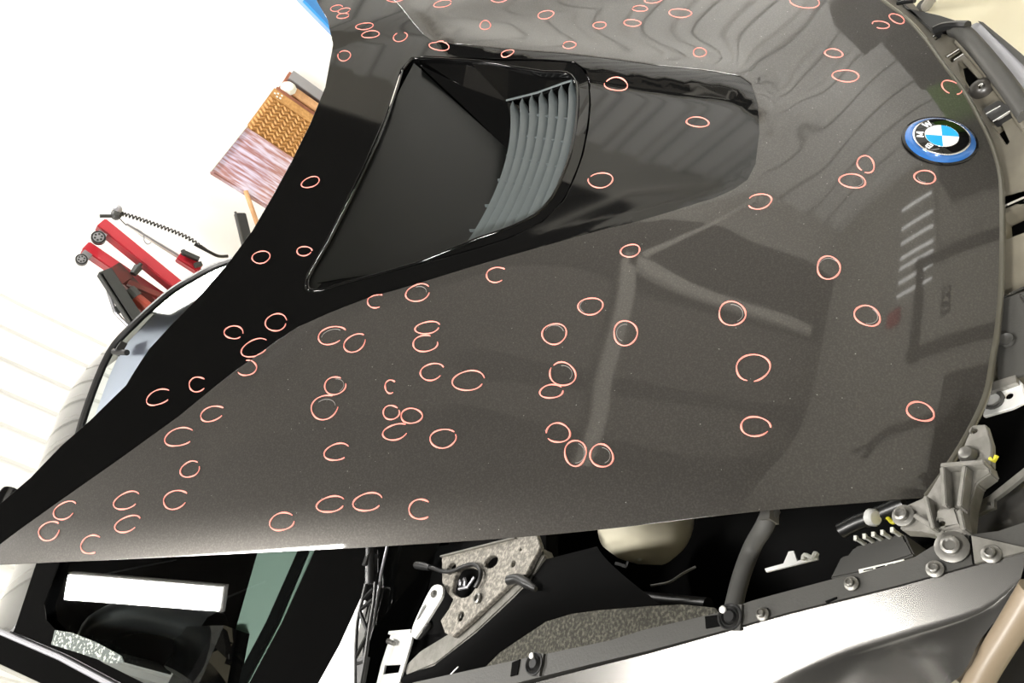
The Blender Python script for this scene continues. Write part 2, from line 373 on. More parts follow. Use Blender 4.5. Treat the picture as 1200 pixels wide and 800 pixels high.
f2 = [p for p in mir(seam) if p[1] > seamfar[-1][1] + .02]
seam_all = list(seam) + list(seamfar) + [p for p in f2]
black_poly = None
def surf_mesh(name, outer, holes, off, m, parent, step=.012, lip=0):
    loops = [outer] + list(holes); co = []; ed = []
    for L in loops:
        L = resample(list(L) + [L[0]], step)[:-1]; b0 = len(co); co += [Vector((p[0], p[1])) for p in L]; ed += [(b0 + i, b0 + (i + 1) % len(L)) for i in range(len(L))]
    nb = len(co)
    bl = [co[i] for i in range(nb)]
    xs = [p[0] for p in outer]; ys = [p[1] for p in outer]
    a = min(xs); row = 0
    cell = {}
    for p in bl: cell.setdefault((int(p.x // step), int(p.y // step)), []).append(p)
    y = min(ys)
    while y < max(ys):
        x = min(xs) + (step / 2 if row % 2 else 0)
        while x < max(xs):
            if inside((x, y), outer) and not any(inside((x, y), h) for h in holes):
                i, j = int(x // step), int(y // step)
                if not any((q.x - x) ** 2 + (q.y - y) ** 2 < (.6 * step) ** 2 for di in (-1, 0, 1) for dj in (-1, 0, 1) for q in cell.get((i + di, j + dj), ())):
                    co.append(Vector((x, y)))
            x += step
        y += step * .87; row += 1
    r = delaunay_2d_cdt(co, ed, [], 0, 1e-7)
    V2 = r[0]; T = []
    for f in r[2]:
        g = sum((V2[i] for i in f), Vector((0, 0))) / len(f)
        q0, q1, q2 = (V2[i] for i in f[:3])
        if (q1 - q0).cross(q2 - q0) > 0: f = list(reversed(f))
        if inside(g, outer) and not any(inside(g, h) for h in holes): T.append(tuple(f))
    V = [HP(p.x, p.y, hood_height(p.x, p.y) + off) for p in V2]; N = [HNRM(p.x, p.y) for p in V2]
    nT = len(T); cnt = set()
    for t in T:
        for i in range(3): cnt.add((t[i], t[(i + 1) % 3]))
    be = [e for e in cnt if (e[1], e[0]) not in cnt]
    if lip:
        # rolled rim: boundary goes out and down
        bn = {}
        for a_, b_ in be:
            t = V[b_] - V[a_]; o = t.cross(N[a_]).normalized()
            for q in (a_, b_): bn[q] = bn.get(q, Vector()) + o
        idx = {}
        for q, o in bn.items():
            o = o.normalized(); base = V[q]; nm = N[q]
            idx[q] = (len(V), len(V) + 1, len(V) + 2)
            V += [base + o * .0008 - nm * .0005, base + o * .0008 - nm * .0025, base - o * .010 - nm * lip]
            N += [(o + nm).normalized(), o, (o - nm).normalized()]
        for a_, b_ in be:
            A = (a_,) + idx[a_]; B = (b_,) + idx[b_]
            for k in range(3): T.append((B[k], A[k], A[k + 1])); T.append((B[k], A[k + 1], B[k + 1]))
    me = bpy.data.meshes.new(name); me.from_pydata(V, [], T); me.materials.append(m)
    # face directions towards the hood normal
    if me.polygons[0].normal.dot(HN) < 0: me.flip_normals()
    me.shade_smooth(); me.normals_split_custom_set_from_vertices([tuple(q) for q in N])
    o = bpy.data.objects.new(name, me); COL.objects.link(o); o.parent = parent
    return o
seamc = [tuple(p) for p in seam_all]
# black centre: everything between the seam and the rear edge
rear_in = list(rear)
black_outer = seamc + [(-.80, 1.395), (-.72, 1.42)] + [tuple(p) for p in reversed(rear)]
grey_outer = list(nose) + list(side[:-1]) + seamc + [(-.80, 1.395), far_corner, (-.86, 1.25), (-.73, .60), (-.64, .26)]
hood = surf_mesh('hood', grey_outer, [], 0, M['grey'], CAR, .014, .006)
grey_outline_all = list(nose) + list(side[:-1]) + [tuple(p) for p in rear[1:]] + [(-.75, 1.43), far_corner, (-.86, 1.25), (-.73, .60), (-.64, .26)]
surf_mesh('black_hood_panel', black_outer, [[tuple(p) for p in scoop]], -REC, M['blackpanel'], hood, .014, .006)['label'] = 'gloss black centre panel of the bonnet'
# underside pan
pin = [(p[0] * .955, (p[1] - .7) * .955 + .7) for p in grey_outline_all]
ip = surf_mesh('inner_panel', pin, [[(-.32, .54), (.32, .54), (.36, 1.02), (-.36, 1.02)]], -.018, M['matte'], hood, .03, .0)
part('nose_lip', M['lip'], hood, lambda m: m.tube([HP(p[0], p[1], hood_height(p[0], p[1]) - .003) for p in resample(crom([tuple(p) for p in nose] + [tuple(side[0])], 4), .02)], .0052, 10), smooth=True)
# scoop insert
def shrink(L, d):
    n = len(L); out = []
    A = sum(L[i][0] * L[(i + 1) % n][1] - L[(i + 1) % n][0] * L[i][1] for i in range(n)); sg = 1 if A > 0 else -1
    for i in range(n):
        p0, p1, p2 = Vector(L[i - 1]), Vector(L[i]), Vector(L[(i + 1) % n])
        t = ((p1 - p0).normalized() + (p2 - p1).normalized()).normalized(); out.append(p1 + Vector((-t.y, t.x)) * sg * (d if not callable(d) else d(L[i])))
    return out
sc = crom([tuple(p) for p in scoop], 4, True); sc = [(p.x, p.y) for p in sc]
g1 = shrink(sc, .0035)
fw = lambda p: .006 + .020 * max(0, min(1, (.80 - p[1]) / .12))
op = shrink(sc, fw)
def frame(mb):
    n = len(sc); rings = []
    for L, dz in ((sc, -.012), (g1, -.012), (shrink(sc, .005), -.003), (op, -.004), (op, -.016)):
        rings.append([HP(p[0], p[1], hood_height(p[0], p[1]) + dz) for p in L])
    vs = [v for r in rings for v in r]
    mb.add(vs, [(k * n + i, k * n + (i + 1) % n, (k + 1) * n + (i + 1) % n, (k + 1) * n + i) for k in range(4) for i in range(n)])
part('scoop_frame', M['black'], hood, frame, smooth=True)
part('scoop_bead', M['black'], hood, lambda m: m.tube([HP(p[0], p[1], hood_height(p[0], p[1]) - .0045) for p in op[::2]], .0032, 10, closed=True), smooth=True)
# floor of the scoop, dives from the rear edge down under the grille
def sfloor(mb):
    nu, nv = 24, 16; vs = []
    for j in range(nv + 1):
        t = j / nv; hw = .318 - .190 * t; b = .990 - .258 * t + .006 * math.sin(t * 3.1); c = -.008 - .122 * t ** 1.2
        for i in range(nu + 1):
            s_ = -1 + 2 * i / nu; vs.append(HP(hw * s_, b, c + hood_height(hw * s_, b) * (1 - t) ))
    mb.add(vs, [(j * (nu + 1) + i, j * (nu + 1) + i + 1, (j + 1) * (nu + 1) + i + 1, (j + 1) * (nu + 1) + i) for j in range(nv) for i in range(nu)])
part('scoop_floor', M['scoopfloor'], hood, sfloor, smooth=True)
GA = .215
def gr_rear(a): return .718 + .85 * a * a
def gr_front(a): return .578 + .55 * a * a
def gz(t): return -.012 - .040 * t
def swall(mb):
    for s_ in (-1, 1):
        crease = [HP(s_ * .296, .962, -.012), HP(s_ * .25, .86, -.034), HP(s_ * GA, gr_rear(GA), gz(1) - .002)]
        topl = [HP(s_ * .335, .985, -.018), HP(s_ * .312, .86, -.014), HP(s_ * .275, gr_rear(GA), -.012)]
        low = [HP(s_ * .300, .970, -.006), HP(s_ * .215, .852, -.066), HP(s_ * .125, .73, -.132)]
        vs = topl + crease + low
        mb.add(vs, [(0, 1, 4, 3), (1, 2, 5, 4), (3, 4, 7, 6), (4, 5, 8, 7)])
        e = [HP(s_ * .275, gr_rear(GA), -.012), HP(s_ * .262, .66, -.010), HP(s_ * .245, .575, -.010), HP(s_ * (GA + .006), gr_front(GA), -.018), HP(s_ * GA, .68, -.045), HP(s_ * GA, gr_rear(GA), gz(1) - .002)]
        mb.add(e, [(0, 1, 4, 5), (1, 2, 3, 4)])
        mb.add([HP(s_ * .125, .73, -.132), HP(s_ * GA, gr_rear(GA), gz(1) - .002), HP(s_ * GA, .58, -.14)], [(0, 1, 2)])
    mb.add([HP(-.25, .56, -.135), HP(.25, .56, -.135), HP(.25, .76, -.14), HP(-.25, .76, -.14)], [(0, 1, 2, 3)])
    mb.add([HP(-.25, .56, -.135), HP(.25, .56, -.135), HP(.25, .56, -.012), HP(-.25, .56, -.012)], [(0, 1, 2, 3)])
def tub(mb):
    A_ = [(-.285, .53), (.285, .53), (.375, 1.01), (-.375, 1.01)]
    vs = [HP(x, y, hood_height(x, y) - .0165) for x, y in A_] + [HP(x * .97, y, -.17) for x, y in A_]
    mb.add(vs, [(4, 5, 6, 7), (0, 1, 5, 4), (1, 2, 6, 5), (2, 3, 7, 6), (3, 0, 4, 7)])
part('scoop_tub', M['matte'], hood, tub)
part('scoop_wall', M['black'], hood, swall)
# seven curved slats
NS = 7
for k in range(NS):
    def slat(mb, k=k):
        nu = 24; vs = []
        t0, t1 = (k + .02) / NS, (k + .80) / NS
        aL = GA if k else .222
        for i in range(nu + 1):
            a = -GA + 2 * GA * i / nu
            bf, br = gr_front(a), gr_rear(a); 
            b0 = bf + (br - bf) * t0; b1 = bf + (br - bf) * t1
            hh = hood_height(a, b0)
            e = max(0, abs(a) - (GA - .02)) * .35
            vs += [HP(a, b0 + e, hh + gz(t0) - .011), HP(a, (b0 + b1) / 2, hh + gz((t0 + t1) / 2) - .002), HP(a, b1 - e, hh + gz(t1) + .001), HP(a, b1 - e, hh + gz(t1) - .004), HP(a, b0 + e, hh + gz(t0) - .016)]
        mb.add(vs, [(i * 5 + q, i * 5 + (q + 1) % 5, (i + 1) * 5 + (q + 1) % 5, (i + 1) * 5 + q) for i in range(nu) for q in range(5)])
        mb.add([], [])
    part('grille_slat', M['slat'], hood, slat, smooth=True)
for s_ in (-1, 1):
    part('grille_rim', M['slat'], hood, lambda m: m.tube([HP(s_ * (GA + .002), gr_rear(GA) + .002, gz(1)), HP(s_ * (GA + .004), .69, -.040), HP(s_ * (GA + .004), .63, -.022), HP(s_ * (GA + .002), .60, -.014)], .0022, 6), smooth=True)
for a in (-.15, -.085, -.02, .045, .11, .17):
    def rib(mb, a=a):
        for k in range(NS):
            t = (k + .90) / NS; b = gr_front(a) + (gr_rear(a) - gr_front(a)) * t
            mb.box(HP(a - .012 * k + .03, b, hood_height(a, b) + gz(t) - .010), (.002, .012, .006), Matrix((HX, HR, HN)).transposed())
    part('grille_web', M['slat'], hood, rib)
# badge
EN = HNRM(0, 0); EU = (HX - EN * HX.dot(EN)).normalized(); EV = EN.cross(EU).normalized()
if EV.dot(HR) < 0: EV = -EV
EC = HP(0, 0, hood_height(0, 0))
def EP(x, y, z): return EC + EU * x + EV * y + EN * z
def disc(mb, prof, n=64):
    vs = []
    for r, h in prof: vs += [EP(r * math.cos(2 * math.pi * k / n), r * math.sin(2 * math.pi * k / n), h) for k in range(n)]
    fs = [(i * n + k, i * n + (k + 1) % n, (i + 1) * n + (k + 1) % n, (i + 1) * n + k) for i in range(len(prof) - 1) for k in range(n)]
    fs.append(tuple((len(prof) - 1) * n + k for k in range(n))); mb.add(vs, fs)
part('badge_seat', M['black'], hood, lambda m: disc(m, [(.0525, -.004), (.0525, .001), (.049, .002)]), smooth=True)
part('badge_blue_ring', M['blue'], hood, lambda m: disc(m, [(.0485, 0), (.0485, .0025), (.045, .005), (.040, .0055)]), smooth=True)['label'] = 'blue outer ring of the round badge'
part('badge_silver_ring', M['chrome'], hood, lambda m: disc(m, [(.0395, .004), (.0395, .008), (.0375, .0085)]), smooth=True)
part('badge_black_ring', M['black'], hood, lambda m: disc(m, [(.0372, .0085), (.0372, .0090), (.0365, .0091)]), smooth=True)
part('badge_inner_ring', M['chrome'], hood, lambda m: disc(m, [(.0236, .009), (.0236, .0097), (.0232, .0098)]), smooth=True)
for q in range(4):
    def quad(mb, q=q):
        n = 14; vs = [EP(0, 0, .0100)] + [EP(.0228 * math.cos(math.pi / 2 * (q + k / n)), .0228 * math.sin(math.pi / 2 * (q + k / n)), .0100) for k in range(n + 1)]
        mb.prism(vs, EN * -.001)
    part('badge_quarter', M['white'] if q % 2 else M['cyan'], hood, quad)
# letters B M W across the top of the badge
GL = dict(
    B=[((-.36, -.5), (-.36, .5)), ((-.36, .42), (.22, .42)), ((-.36, .0), (.25, .0)), ((-.36, -.42), (.25, -.42)), ((.3, .08), (.3, .36)), ((.36, -.36), (.36, -.06))],
    M=[((-.46, -.5), (-.46, .5)), ((.46, -.5), (.46, .5)), ((-.46, .45), (0, -.35)), ((.46, .45), (0, -.35))],
    W=[((-.58, .5), (-.30, -.5)), ((-.30, -.5), (0, .4)), ((0, .4), (.30, -.5)), ((.30, -.5), (.58, .5))])
for ch, ang in (('B', 141), ('M', 90), ('W', 39)):
    def let(mb, ch=ch, ang=ang):
        A = math.radians(ang); rc = .0300; h = .0098
        # letters stand upright around the rim, tops outward, read from in front of the car
        ox, oy = -math.cos(A), math.sin(A)
        ux, uy = -oy, ox
        ux, uy = (-oy, ox)
        rx, ry = (-oy, ox)
        for (p, q) in GL[ch]:
            pts = []
            for (lx, ly) in (p, q):
                # reader's right is the car's left, so lx runs towards -a at the top
                px = ox * (rc + ly * h) + rx * lx * h; py = oy * (rc + ly * h) + ry * lx * h
                pts.append(EP(px, py, .0096))
            mb.bar(pts[0], pts[1], .0011 if ch == 'B' else .0015, .0010, EN)
    part('badge_letter', M['white'], hood, let)
# ring marks drawn with a grease pencil
MARKS = [(-.5837,1.2996,-.0015,-.0166,.016,-.0088,0,20),(-.5649,1.2684,-.0015,-.0163,.0134,-.0073,0,20),(-.5392,1.2604,-.0016,-.0161,.0131,-.0071,0,20),(-.4786,1.1742,.0008,-.0234,.0143,-.0063,0,10),(-.4427,1.1445,-.0012,-.022,.0145,-.0068,0,10),(-.4198,1.0578,-.0031,-.0171,.0177,-.0087,250,60),(-.3627,.9409,.0094,-.0275,.0157,-.0059,180,10),(-.3655,1.1839,.0027,-.0182,.0214,-.0092,200,20),(-.5296,.9841,-.0053,-.0192,.0177,-.0076,0,15),(-.5933,1.1354,.0058,-.0257,.0178,-.0069,0,5),(-.4209,.8473,-.007,-.009,.0219,-.0106,0,10),(-.4427,.7148,-.0011,-.0177,.016,-.0049,180,10),(-.529,.8421,.0012,-.0228,.0162,-.0051,0,10),(-.2962,.7611,-.0033,-.0136,.0091,-.0038,180,10),(-.3062,.6322,-.0012,-.0136,.0146,-.004,180,15),(-.3786,.5853,.0024,-.0137,.0132,-.0025,0,5),(-.1749,.5171,.0039,-.0214,.0157,-.0024,190,15),(.0729,.5034,.0008,-.0204,.0177,-.003,190,18),(.0549,1.0853,-.0077,-.0161,.0133,-.0098,0,5),(-.427,.5104,.0031,-.0152,.0116,-.0017,170,20),(-.4546,.4866,.0009,-.0191,.0119,-.0022,0,5),(-.3929,.4262,.0081,-.023,.0154,-.0011,0,5),(-.3749,.518,.0062,-.0188,.0116,-.0013,0,5),(-.2474,.3736,.0016,-.0123,.0161,-.0017,0,5),(-.0588,.3586,.003,-.0185,.0126,-.0008,150,6),(-.3904,.1981,.0086,-.025,.0247,.0005,190,15),(-.2174,.1478,.0036,-.014,.0121,.0005,150,8),(-.1532,.1293,.0041,-.0192,.0161,.0008,150,8),(-.2994,.0727,.0054,-.013,.0111,.0015,110,50),(-.3195,.0462,.0099,-.0106,.0127,.0034,0,10),(-.1283,-.025,.0108,-.0126,.0144,.0052,40,45),(.0562,.1022,.0096,-.0109,.014,.0054,70,20),(.0911,.1203,.0021,-.0171,.0146,.0009,0,5),(.0785,.0236,.0004,-.0133,.014,.0015,0,5),(.2539,.1509,-.0007,-.0152,.019,-.0003,0,3),(.3291,.1028,.0036,-.0153,.0149,.0031,0,5),(.4567,.044,.0017,-.0155,.0115,.0027,0,10),(.2268,.4305,-.0026,-.0139,.0121,-.0031,0,5),(.1294,.2486,-.0018,-.0175,.0145,-.0017,150,60),(.3352,.2729,.0013,-.0186,.0189,-.0001,0,3),(.3744,.4163,-.0027,-.0173,.0196,-.0043,0,3),(.4192,.2408,-.007,-.0215,.0183,-.0044,95,20),(.5035,.2326,-.0001,-.0182,.013,.0002,0,25),(.3342,.8352,-.0041,-.0175,.0123,-.0064,-50,130),(.3156,.7652,-.0067,-.0188,.0162,-.0091,-20,40),(.277,.6376,-.0022,-.0176,.014,-.0045,-40,100),(.4037,.8951,-.01,-.0232,.0139,-.01,-5,70),(.4153,.8477,-.0103,-.0163,.0125,-.0106,-25,35),(.3806,.7288,-.004,-.0193,.0109,-.0047,-10,25),(.4091,.724,-.0043,-.0205,.0135,-.0059,-60,60),(.381,.521,-.0009,-.0181,.0181,-.0036,0,4),(.3306,.4751,-.0007,-.0186,.015,-.0026,0,4),(.4574,.6982,-.0049,-.0181,.0134,-.0065,-15,60),(.4679,.6355,-.0054,-.0227,.0166,-.0069,0,30),(.4944,.8527,-.0081,-.0155,.0135,-.0107,-40,50),(.5323,.8556,-.0106,-.0208,.0166,-.0134,-45,70),(.4881,.7576,-.0017,-.0095,.0108,-.0048,-40,110),(.446,.4957,-.0013,-.0192,.0182,-.0035,210,15),(.4754,.5064,-.0045,-.0157,.0104,-.0039,-20,30),(.531,.7414,-.0036,-.0127,.0105,-.0056,-30,20),(.5331,.7074,-.0032,-.0169,.0113,-.0047,0,4),(.5607,.724,-.0062,-.0191,.0111,-.0061,-40,70),(.5634,.6475,-.002,-.0199,.0138,-.0039,-40,15),(.5376,.4843,-.0032,-.016,.0142,-.0041,150,30),(.5645,.4547,-.0043,-.0141,.0169,-.0061,0,4),(.5644,.4196,.0012,-.0158,.0153,0,140,10),(.6005,.8088,-.0068,-.0179,.0119,-.0081,-15,75),(.4342,1.0351,-.0115,-.0203,.0149,-.0139,-20,60),(.4736,1.031,-.0073,-.0141,.014,-.0128,170,110),(.5115,1.1134,-.0081,-.0126,.0113,-.0123,-15,75),(.5406,1.1805,-.0115,-.0187,.0111,-.0127,-15,70),(.5611,1.0566,-.01,-.0189,.0102,-.0101,-10,60),(.6054,1.1003,-.0102,-.0236,.0133,-.0125,-15,70),(.6543,1.054,-.0082,-.0133,.0099,-.0114,-20,30),(.7156,1.1481,-.0102,-.0192,.0104,-.0121,-10,65),(.7455,1.2606,-.0107,-.0176,.0095,-.0131,-10,65),(.7031,1.0576,-.01,-.0186,.0108,-.0117,-10,60),(.7494,1.1281,-.0095,-.0198,.0089,-.0093,-5,65),(.7796,1.2729,-.0109,-.0161,.0094,-.0137,-15,45),(.7871,1.1808,-.0091,-.016,.0104,-.0122,-20,110),(.71,.8612,-.0081,-.0169,.0103,-.0084,-15,40),(.6766,.7914,-.0065,-.0196,.0103,-.0061,-15,45),(.6662,.7351,-.0066,-.0198,.0116,-.0064,-5,45),(.6658,.6533,-.0051,-.0169,.0119,-.0053,-40,100),(.2429,1.1124,-.002,-.019,.0141,-.0079,0,5),(.4058,1.0942,-.0009,-.0185,.0136,-.0069,10,30),(.3819,1.0165,-.0044,-.0187,.0172,-.0108,0,20),(.2284,1.0244,-.0001,-.0164,.0102,-.0044,0,15)]
MK = crom(seamc, 2)
for (a, b_, ux, uy, vx, vy, g0, gl) in MARKS:
    def ring(mb):
        n = 26; pts = []; closed = gl < 12
        rj = [random.uniform(.93, 1.07) for _ in range(4)]; ph = random.uniform(0, 6)
        for i in range(n if closed else n + 1):
            t = math.radians(g0 + gl + (360 - gl) * i / n)
            k = 1 + .05 * math.sin(2 * t + ph) + .03 * math.sin(3 * t - ph)
            if not closed: k *= 1 + .07 * (i / n - .5)
            pa = a + k * (ux * math.cos(t) + vx * math.sin(t)); pb = b_ + k * (uy * math.cos(t) + vy * math.sin(t))
            off = -REC if inside((pa, pb), black_outer) else 0
            pts.append((pa, pb, off))
        N = len(pts); vs = []
        wv = .0011
        for i, (pa, pb, off) in enumerate(pts):
            p0 = pts[i - 1] if (closed or i) else pts[i]; p1 = pts[(i + 1) % N] if (closed or i < N - 1) else pts[i]
            t = Vector((p1[0] - p0[0], p1[1] - p0[1])).normalized(); nx, ny = -t.y, t.x
            wi = wv * (1 + .25 * math.sin(i * .9 + ph)) * (.6 if not closed and i in (0, N - 1) else 1)
            for s_, h in ((-1, .0002), (-.5, .0010), (.5, .0010), (1, .0002)):
                qa, qb = pa + nx * wi * s_, pb + ny * wi * s_
                vs.append(HP(qa, qb, hood_height(qa, qb) + off + h))
        R_ = N if closed else N - 1
        mb.add(vs, [(i * 4 + q, i * 4 + q + 1, ((i + 1) % N) * 4 + q + 1, ((i + 1) % N) * 4 + q) for i in range(R_) for q in range(3)])
    part('pencil_mark', M['chalk'], hood, ring, smooth=True)

def arc(a, b_, ux, uy, vx, vy, g0, g1, k):
    P = []
    for i in range(12):
        t = math.radians(g0 + (g1 - g0) * i / 11); pa = a + k * (ux * math.cos(t) + vx * math.sin(t)); pb = b_ + k * (uy * math.cos(t) + vy * math.sin(t))
        P.append(HP(pa, pb, hood_height(pa, pb) + .0003))
    return P
SCR = [(.3352,.2729,.0013,-.0186,.0189,-.0001,0,3),(.3744,.4163,-.0027,-.0173,.0196,-.0043,0,3),(.446,.4957,-.0013,-.0192,.0182,-.0035,210,15),(.5645,.4547,-.0043,-.0141,.0169,-.0061,0,4),(.5644,.4196,.0012,-.0158,.0153,0,140,10),(.2539,.1509,-.0007,-.0152,.019,-.0003,0,3),(.3291,.1028,.0036,-.0153,.0149,.0031,0,5),(.0911,.1203,.0021,-.0171,.0146,.0009,0,5),(.0785,.0236,.0004,-.0133,.014,.0015,0,5),(.3306,.4751,-.0007,-.0186,.015,-.0026,0,4),(.381,.521,-.0009,-.0181,.0181,-.0036,0,4),(.5323,.8556,-.0106,-.0208,.0166,-.0134,-45,70),(.4944,.8527,-.0081,-.0155,.0135,-.0107,-40,50),(.4037,.8951,-.01,-.0232,.0139,-.01,-5,70),(.3156,.7652,-.0067,-.0188,.0162,-.0091,-20,40)]
for q in SCR:
    g = random.uniform(0, 360)
    part('scratch', M['scratch'], hood, lambda m: m.tube(arc(*q[:6], g, g + random.uniform(90, 170), random.uniform(.70, .88)), .0005, 4))
def dust(mb):
    for _ in range(420):
        p = random.uniform(-.45, .70), random.uniform(.0, 1.15)
        if not inside(p, grey_outer): continue
        r_ = random.uniform(.0004, .0011); c_ = HP(p[0], p[1], hood_height(*p) + .0003); th_ = random.uniform(0, 3)
        mb.prism([c_ + HX * r_ * math.cos(th_ + 2.1 * i) + HR * r_ * math.sin(th_ + 2.1 * i) for i in range(3)], HN * -.0002)
part('dust', M['scratch'], hood, dust)['kind'] = 'stuff'
# ------------------------------------------------------------------ windscreen, roof and scuttle
def ruled(mb, A, B, n, bulge=0, up=(0, 0, 1)):
    m = len(A); U_ = Vector(up); vs = []
    for j in range(n + 1):
        t = j / n
        for i in range(m): vs.append(Vector(A[i]).lerp(Vector(B[i]), t) + U_ * bulge * 4 * t * (1 - t))
    mb.add(vs, [(j * m + i, j * m + i + 1, (j + 1) * m + i + 1, (j + 1) * m + i) for j in range(n) for i in range(m - 1)])
def wz(x, y, o=0): return 1.27 - .577 * (y + 2.1) + .13 * (1 - (abs(x) / .75) ** 1.3) + o
header = [Vector(q) for q in [(.9455,-2.2438,1.3073),(.8935,-2.1547,1.2683),(.7754,-2.1125,1.2715)]] + [Vector((x, y, wz(x, y))) for x, y in ((.62, -2.10), (.45, -2.14), (.28, -2.16))] + [Vector(q) for q in [(.0855,-2.1602,1.427),(-.0216,-2.1207,1.4107),(-.1527,-2.0806,1.3724),(-.2239,-2.031,1.3332),(-.2831,-1.9662,1.2862)]] + [Vector(q) for q in [(-.3094,-1.8612,1.2211),(-.2936,-1.7136,1.1386)]]
base_w = [Vector(q) for q in [(.9553,-1.3502,.7893),(.8256,-1.2511,.7629)]] + [Vector((x, y, wz(x, y))) for x, y in ((.55, -1.06), (.36, -.98), (.11, -.94), (0, -.93), (-.15, -.94), (-.27, -.96), (-.40, -1.0), (-.55, -1.06), (-.68, -1.14), (-.80, -1.22))]
base_w = base_w[:1] + [base_w[0].lerp(base_w[1], .5)] + base_w[1:]
header = crom(header, 4); base_w = crom(base_w, 4)
def screen(mb):
    m = len(header); n = 20; vs = []
    for j in range(n + 1):
        t = j / n
        for i in range(m):
            q = base_w[i].lerp(header[i], t); z = wz(q.x, q.y); k = min(1, 4 * t, 4 * (1 - t)) if i < 10 or i > m - 6 else 1
            vs.append((q.x, q.y, q.z + (z - q.z) * k))
    mb.add(vs, [(j * m + i, j * m + i + 1, (j + 1) * m + i + 1, (j + 1) * m + i) for j in range(n) for i in range(m - 1)])
ws = part('windscreen', M['glass'], CAR, screen, smooth=True)
# painted band round the glass
part('glass_border', M['black'], ws, lambda m: m.prism([(.581,-1.3275,.873),(.5672,-1.2081,.807),(.5623,-1.1655,.7834),(.8379,-1.215,.7512),(1.0048,-1.2898,.7543),(1.0581,-1.5246,.8766),(.8786,-1.4331,.8675),(.7507,-1.3799,.8664)], (0, .001, -.003)))
part('glass_border', M['black'], ws, lambda m: m.prism([(.7103,-2.1324,1.3176),(.6896,-2.0532,1.2764),(.7617,-2.0593,1.2639),(.8149,-2.0639,1.2544),(.8484,-2.0404,1.233),(.8803,-1.9649,1.182),(.9104,-1.8279,1.0957),(.93,-1.6971,1.0156),(.9628,-1.5179,.9043),(.9916,-1.5782,.932),(.9605,-1.7837,1.0582),(.9237,-1.9909,1.1866),(.8987,-2.1388,1.2779)], (0, .0, -.003)))
part('screen_sheen', M['screensheen'], CAR, lambda m: ruled(m, [p + Vector((0, .012, -.02)) for p in header[16:]], [Vector((q.x, q.y, wz(q.x, q.y) - .022)) for q in (base_w[min(len(base_w) - 1, i)]  .lerp(header[i], .30) for i in range(16, len(header)))], 6), smooth=True)['label'] = 'painted blue white sheen behind the top of the windscreen'  # added strip that paints the pale sheen of the upper glass
part('roof', M['black'], CAR, lambda m: ruled(m, header, [(p.x * 1.0, p.y - .9, p.z + .02) for p in header], 6, .03), smooth=True)
part('roof_seal', M['satin'], CAR, lambda m: m.tube([p + Vector((0, -.01, .006)) for p in header], .011, 8), smooth=True)
hp = [(.0995,-2.1,1.427)][0]
part('screen_clip', M['satin'], CAR, lambda m: [m.box(Vector(hp) + Vector((.0, .05, -.01)), (.03, .05, .02)), m.tube([Vector(hp) + Vector((.01, .03, 0)), Vector(hp) + Vector((.02, .10, -.03))], .009)])
part('pillar_trim', M['steel'], CAR, lambda m: m.tube([(.8744,-2.3881,1.4375),(.9006,-2.1709,1.306),(.9229,-1.9484,1.1723),(.9505,-1.7744,1.0652),(.9914,-1.5667,.9354)], .007, 8), smooth=True)['label'] = 'bright strip along the windscreen pillar'
part('windscreen_pillar', M['black'], CAR, lambda m: m.prism([(.8861,-2.398,1.4305),(.9079,-2.1825,1.3009),(.9298,-1.9594,1.167),(.9571,-1.7849,1.0597),(1.0008,-1.5756,.9283),(1.0612,-1.3685,.7938),(1.0889,-1.3927,.8008),(1.0496,-1.585,.9216),(1.0148,-1.7909,1.049),(.9909,-1.9634,1.1545),(.9716,-2.1524,1.2682),(.954,-2.3613,1.3931)], (.0, -.01, -.03)))
dt = [Vector(q) for q in [(.9501,-2.3667,1.3951),(.9679,-2.1571,1.2698),(.9875,-1.9676,1.1557),(1.0116,-1.7946,1.05),(1.0467,-1.5881,.9221),(1.0863,-1.3954,.801)]]
dm = [p + Vector((.035, -.01, -.16)) for p in dt]; db = [Vector((.955, p.y - .02, .62 + .02 * i)) for i, p in enumerate(dt)]
part('door', M['black'], CAR, lambda m: (ruled(m, dt, dm, 4, .01), ruled(m, dm, db, 5, 0), ruled(m, db, [Vector((.93, p.y, .28)) for p in db], 3, 0)), smooth=True)
part('door_mirror', M['black'], CAR, lambda m: m.lathe((.5334,-2.6,1.4561), (1, .4, 0), [(.015, -.05), (.03, -.04), (.035, 0), (.028, .04), (.01, .05)], 16), smooth=True)
part('quarter_panel', M['black'], CAR, lambda m: [m.box((s * .86, -2.6, .70), (.16, 2.2, .5)) for s in (1,)])
part('quarter_panel', M['black'], CAR, lambda m: [m.box((-.86, -2.6, .70), (.16, 2.2, .5))])
part('rear_deck', M['black'], CAR, lambda m: m.box((0, -3.4, .75), (1.6, .9, .3)))
part('cabin_tub', M['matte'], CAR, lambda m: m.add([(-.9, -1.15, .55), (.88, -1.15, .55), (.88, -2.8, .50), (-.9, -2.8, .50), (-.9, -1.15, .72), (.88, -1.15, .72), (.86, -2.8, 1.22), (-.9, -2.8, 1.10)], [(0, 1, 2, 3), (1, 2, 6, 5), (3, 0, 4, 7), (2, 3, 7, 6)]))
part('dashboard', M['teal'], CAR, lambda m: m.prism([(.5804,-1.5182,.9411),(.5637,-1.3712,.8598),(.7452,-1.4233,.8506),(.8756,-1.4736,.8496),(1.0357,-1.533,.8451),(1.0598,-1.6408,.9013),(.8901,-1.551,.8908)], (0, .02, -.05)))['label'] = 'pale green dashboard edge seen through the glass'
part('dashboard_seam', M['matte'], CAR, lambda m: m.prism([(.5769,-1.4099,.8824),(.5759,-1.4012,.8775),(.7461,-1.4465,.8668),(.8813,-1.5001,.8665),(.8837,-1.513,.8734),(.7481,-1.4594,.8738)], (0, .02, -.01)))
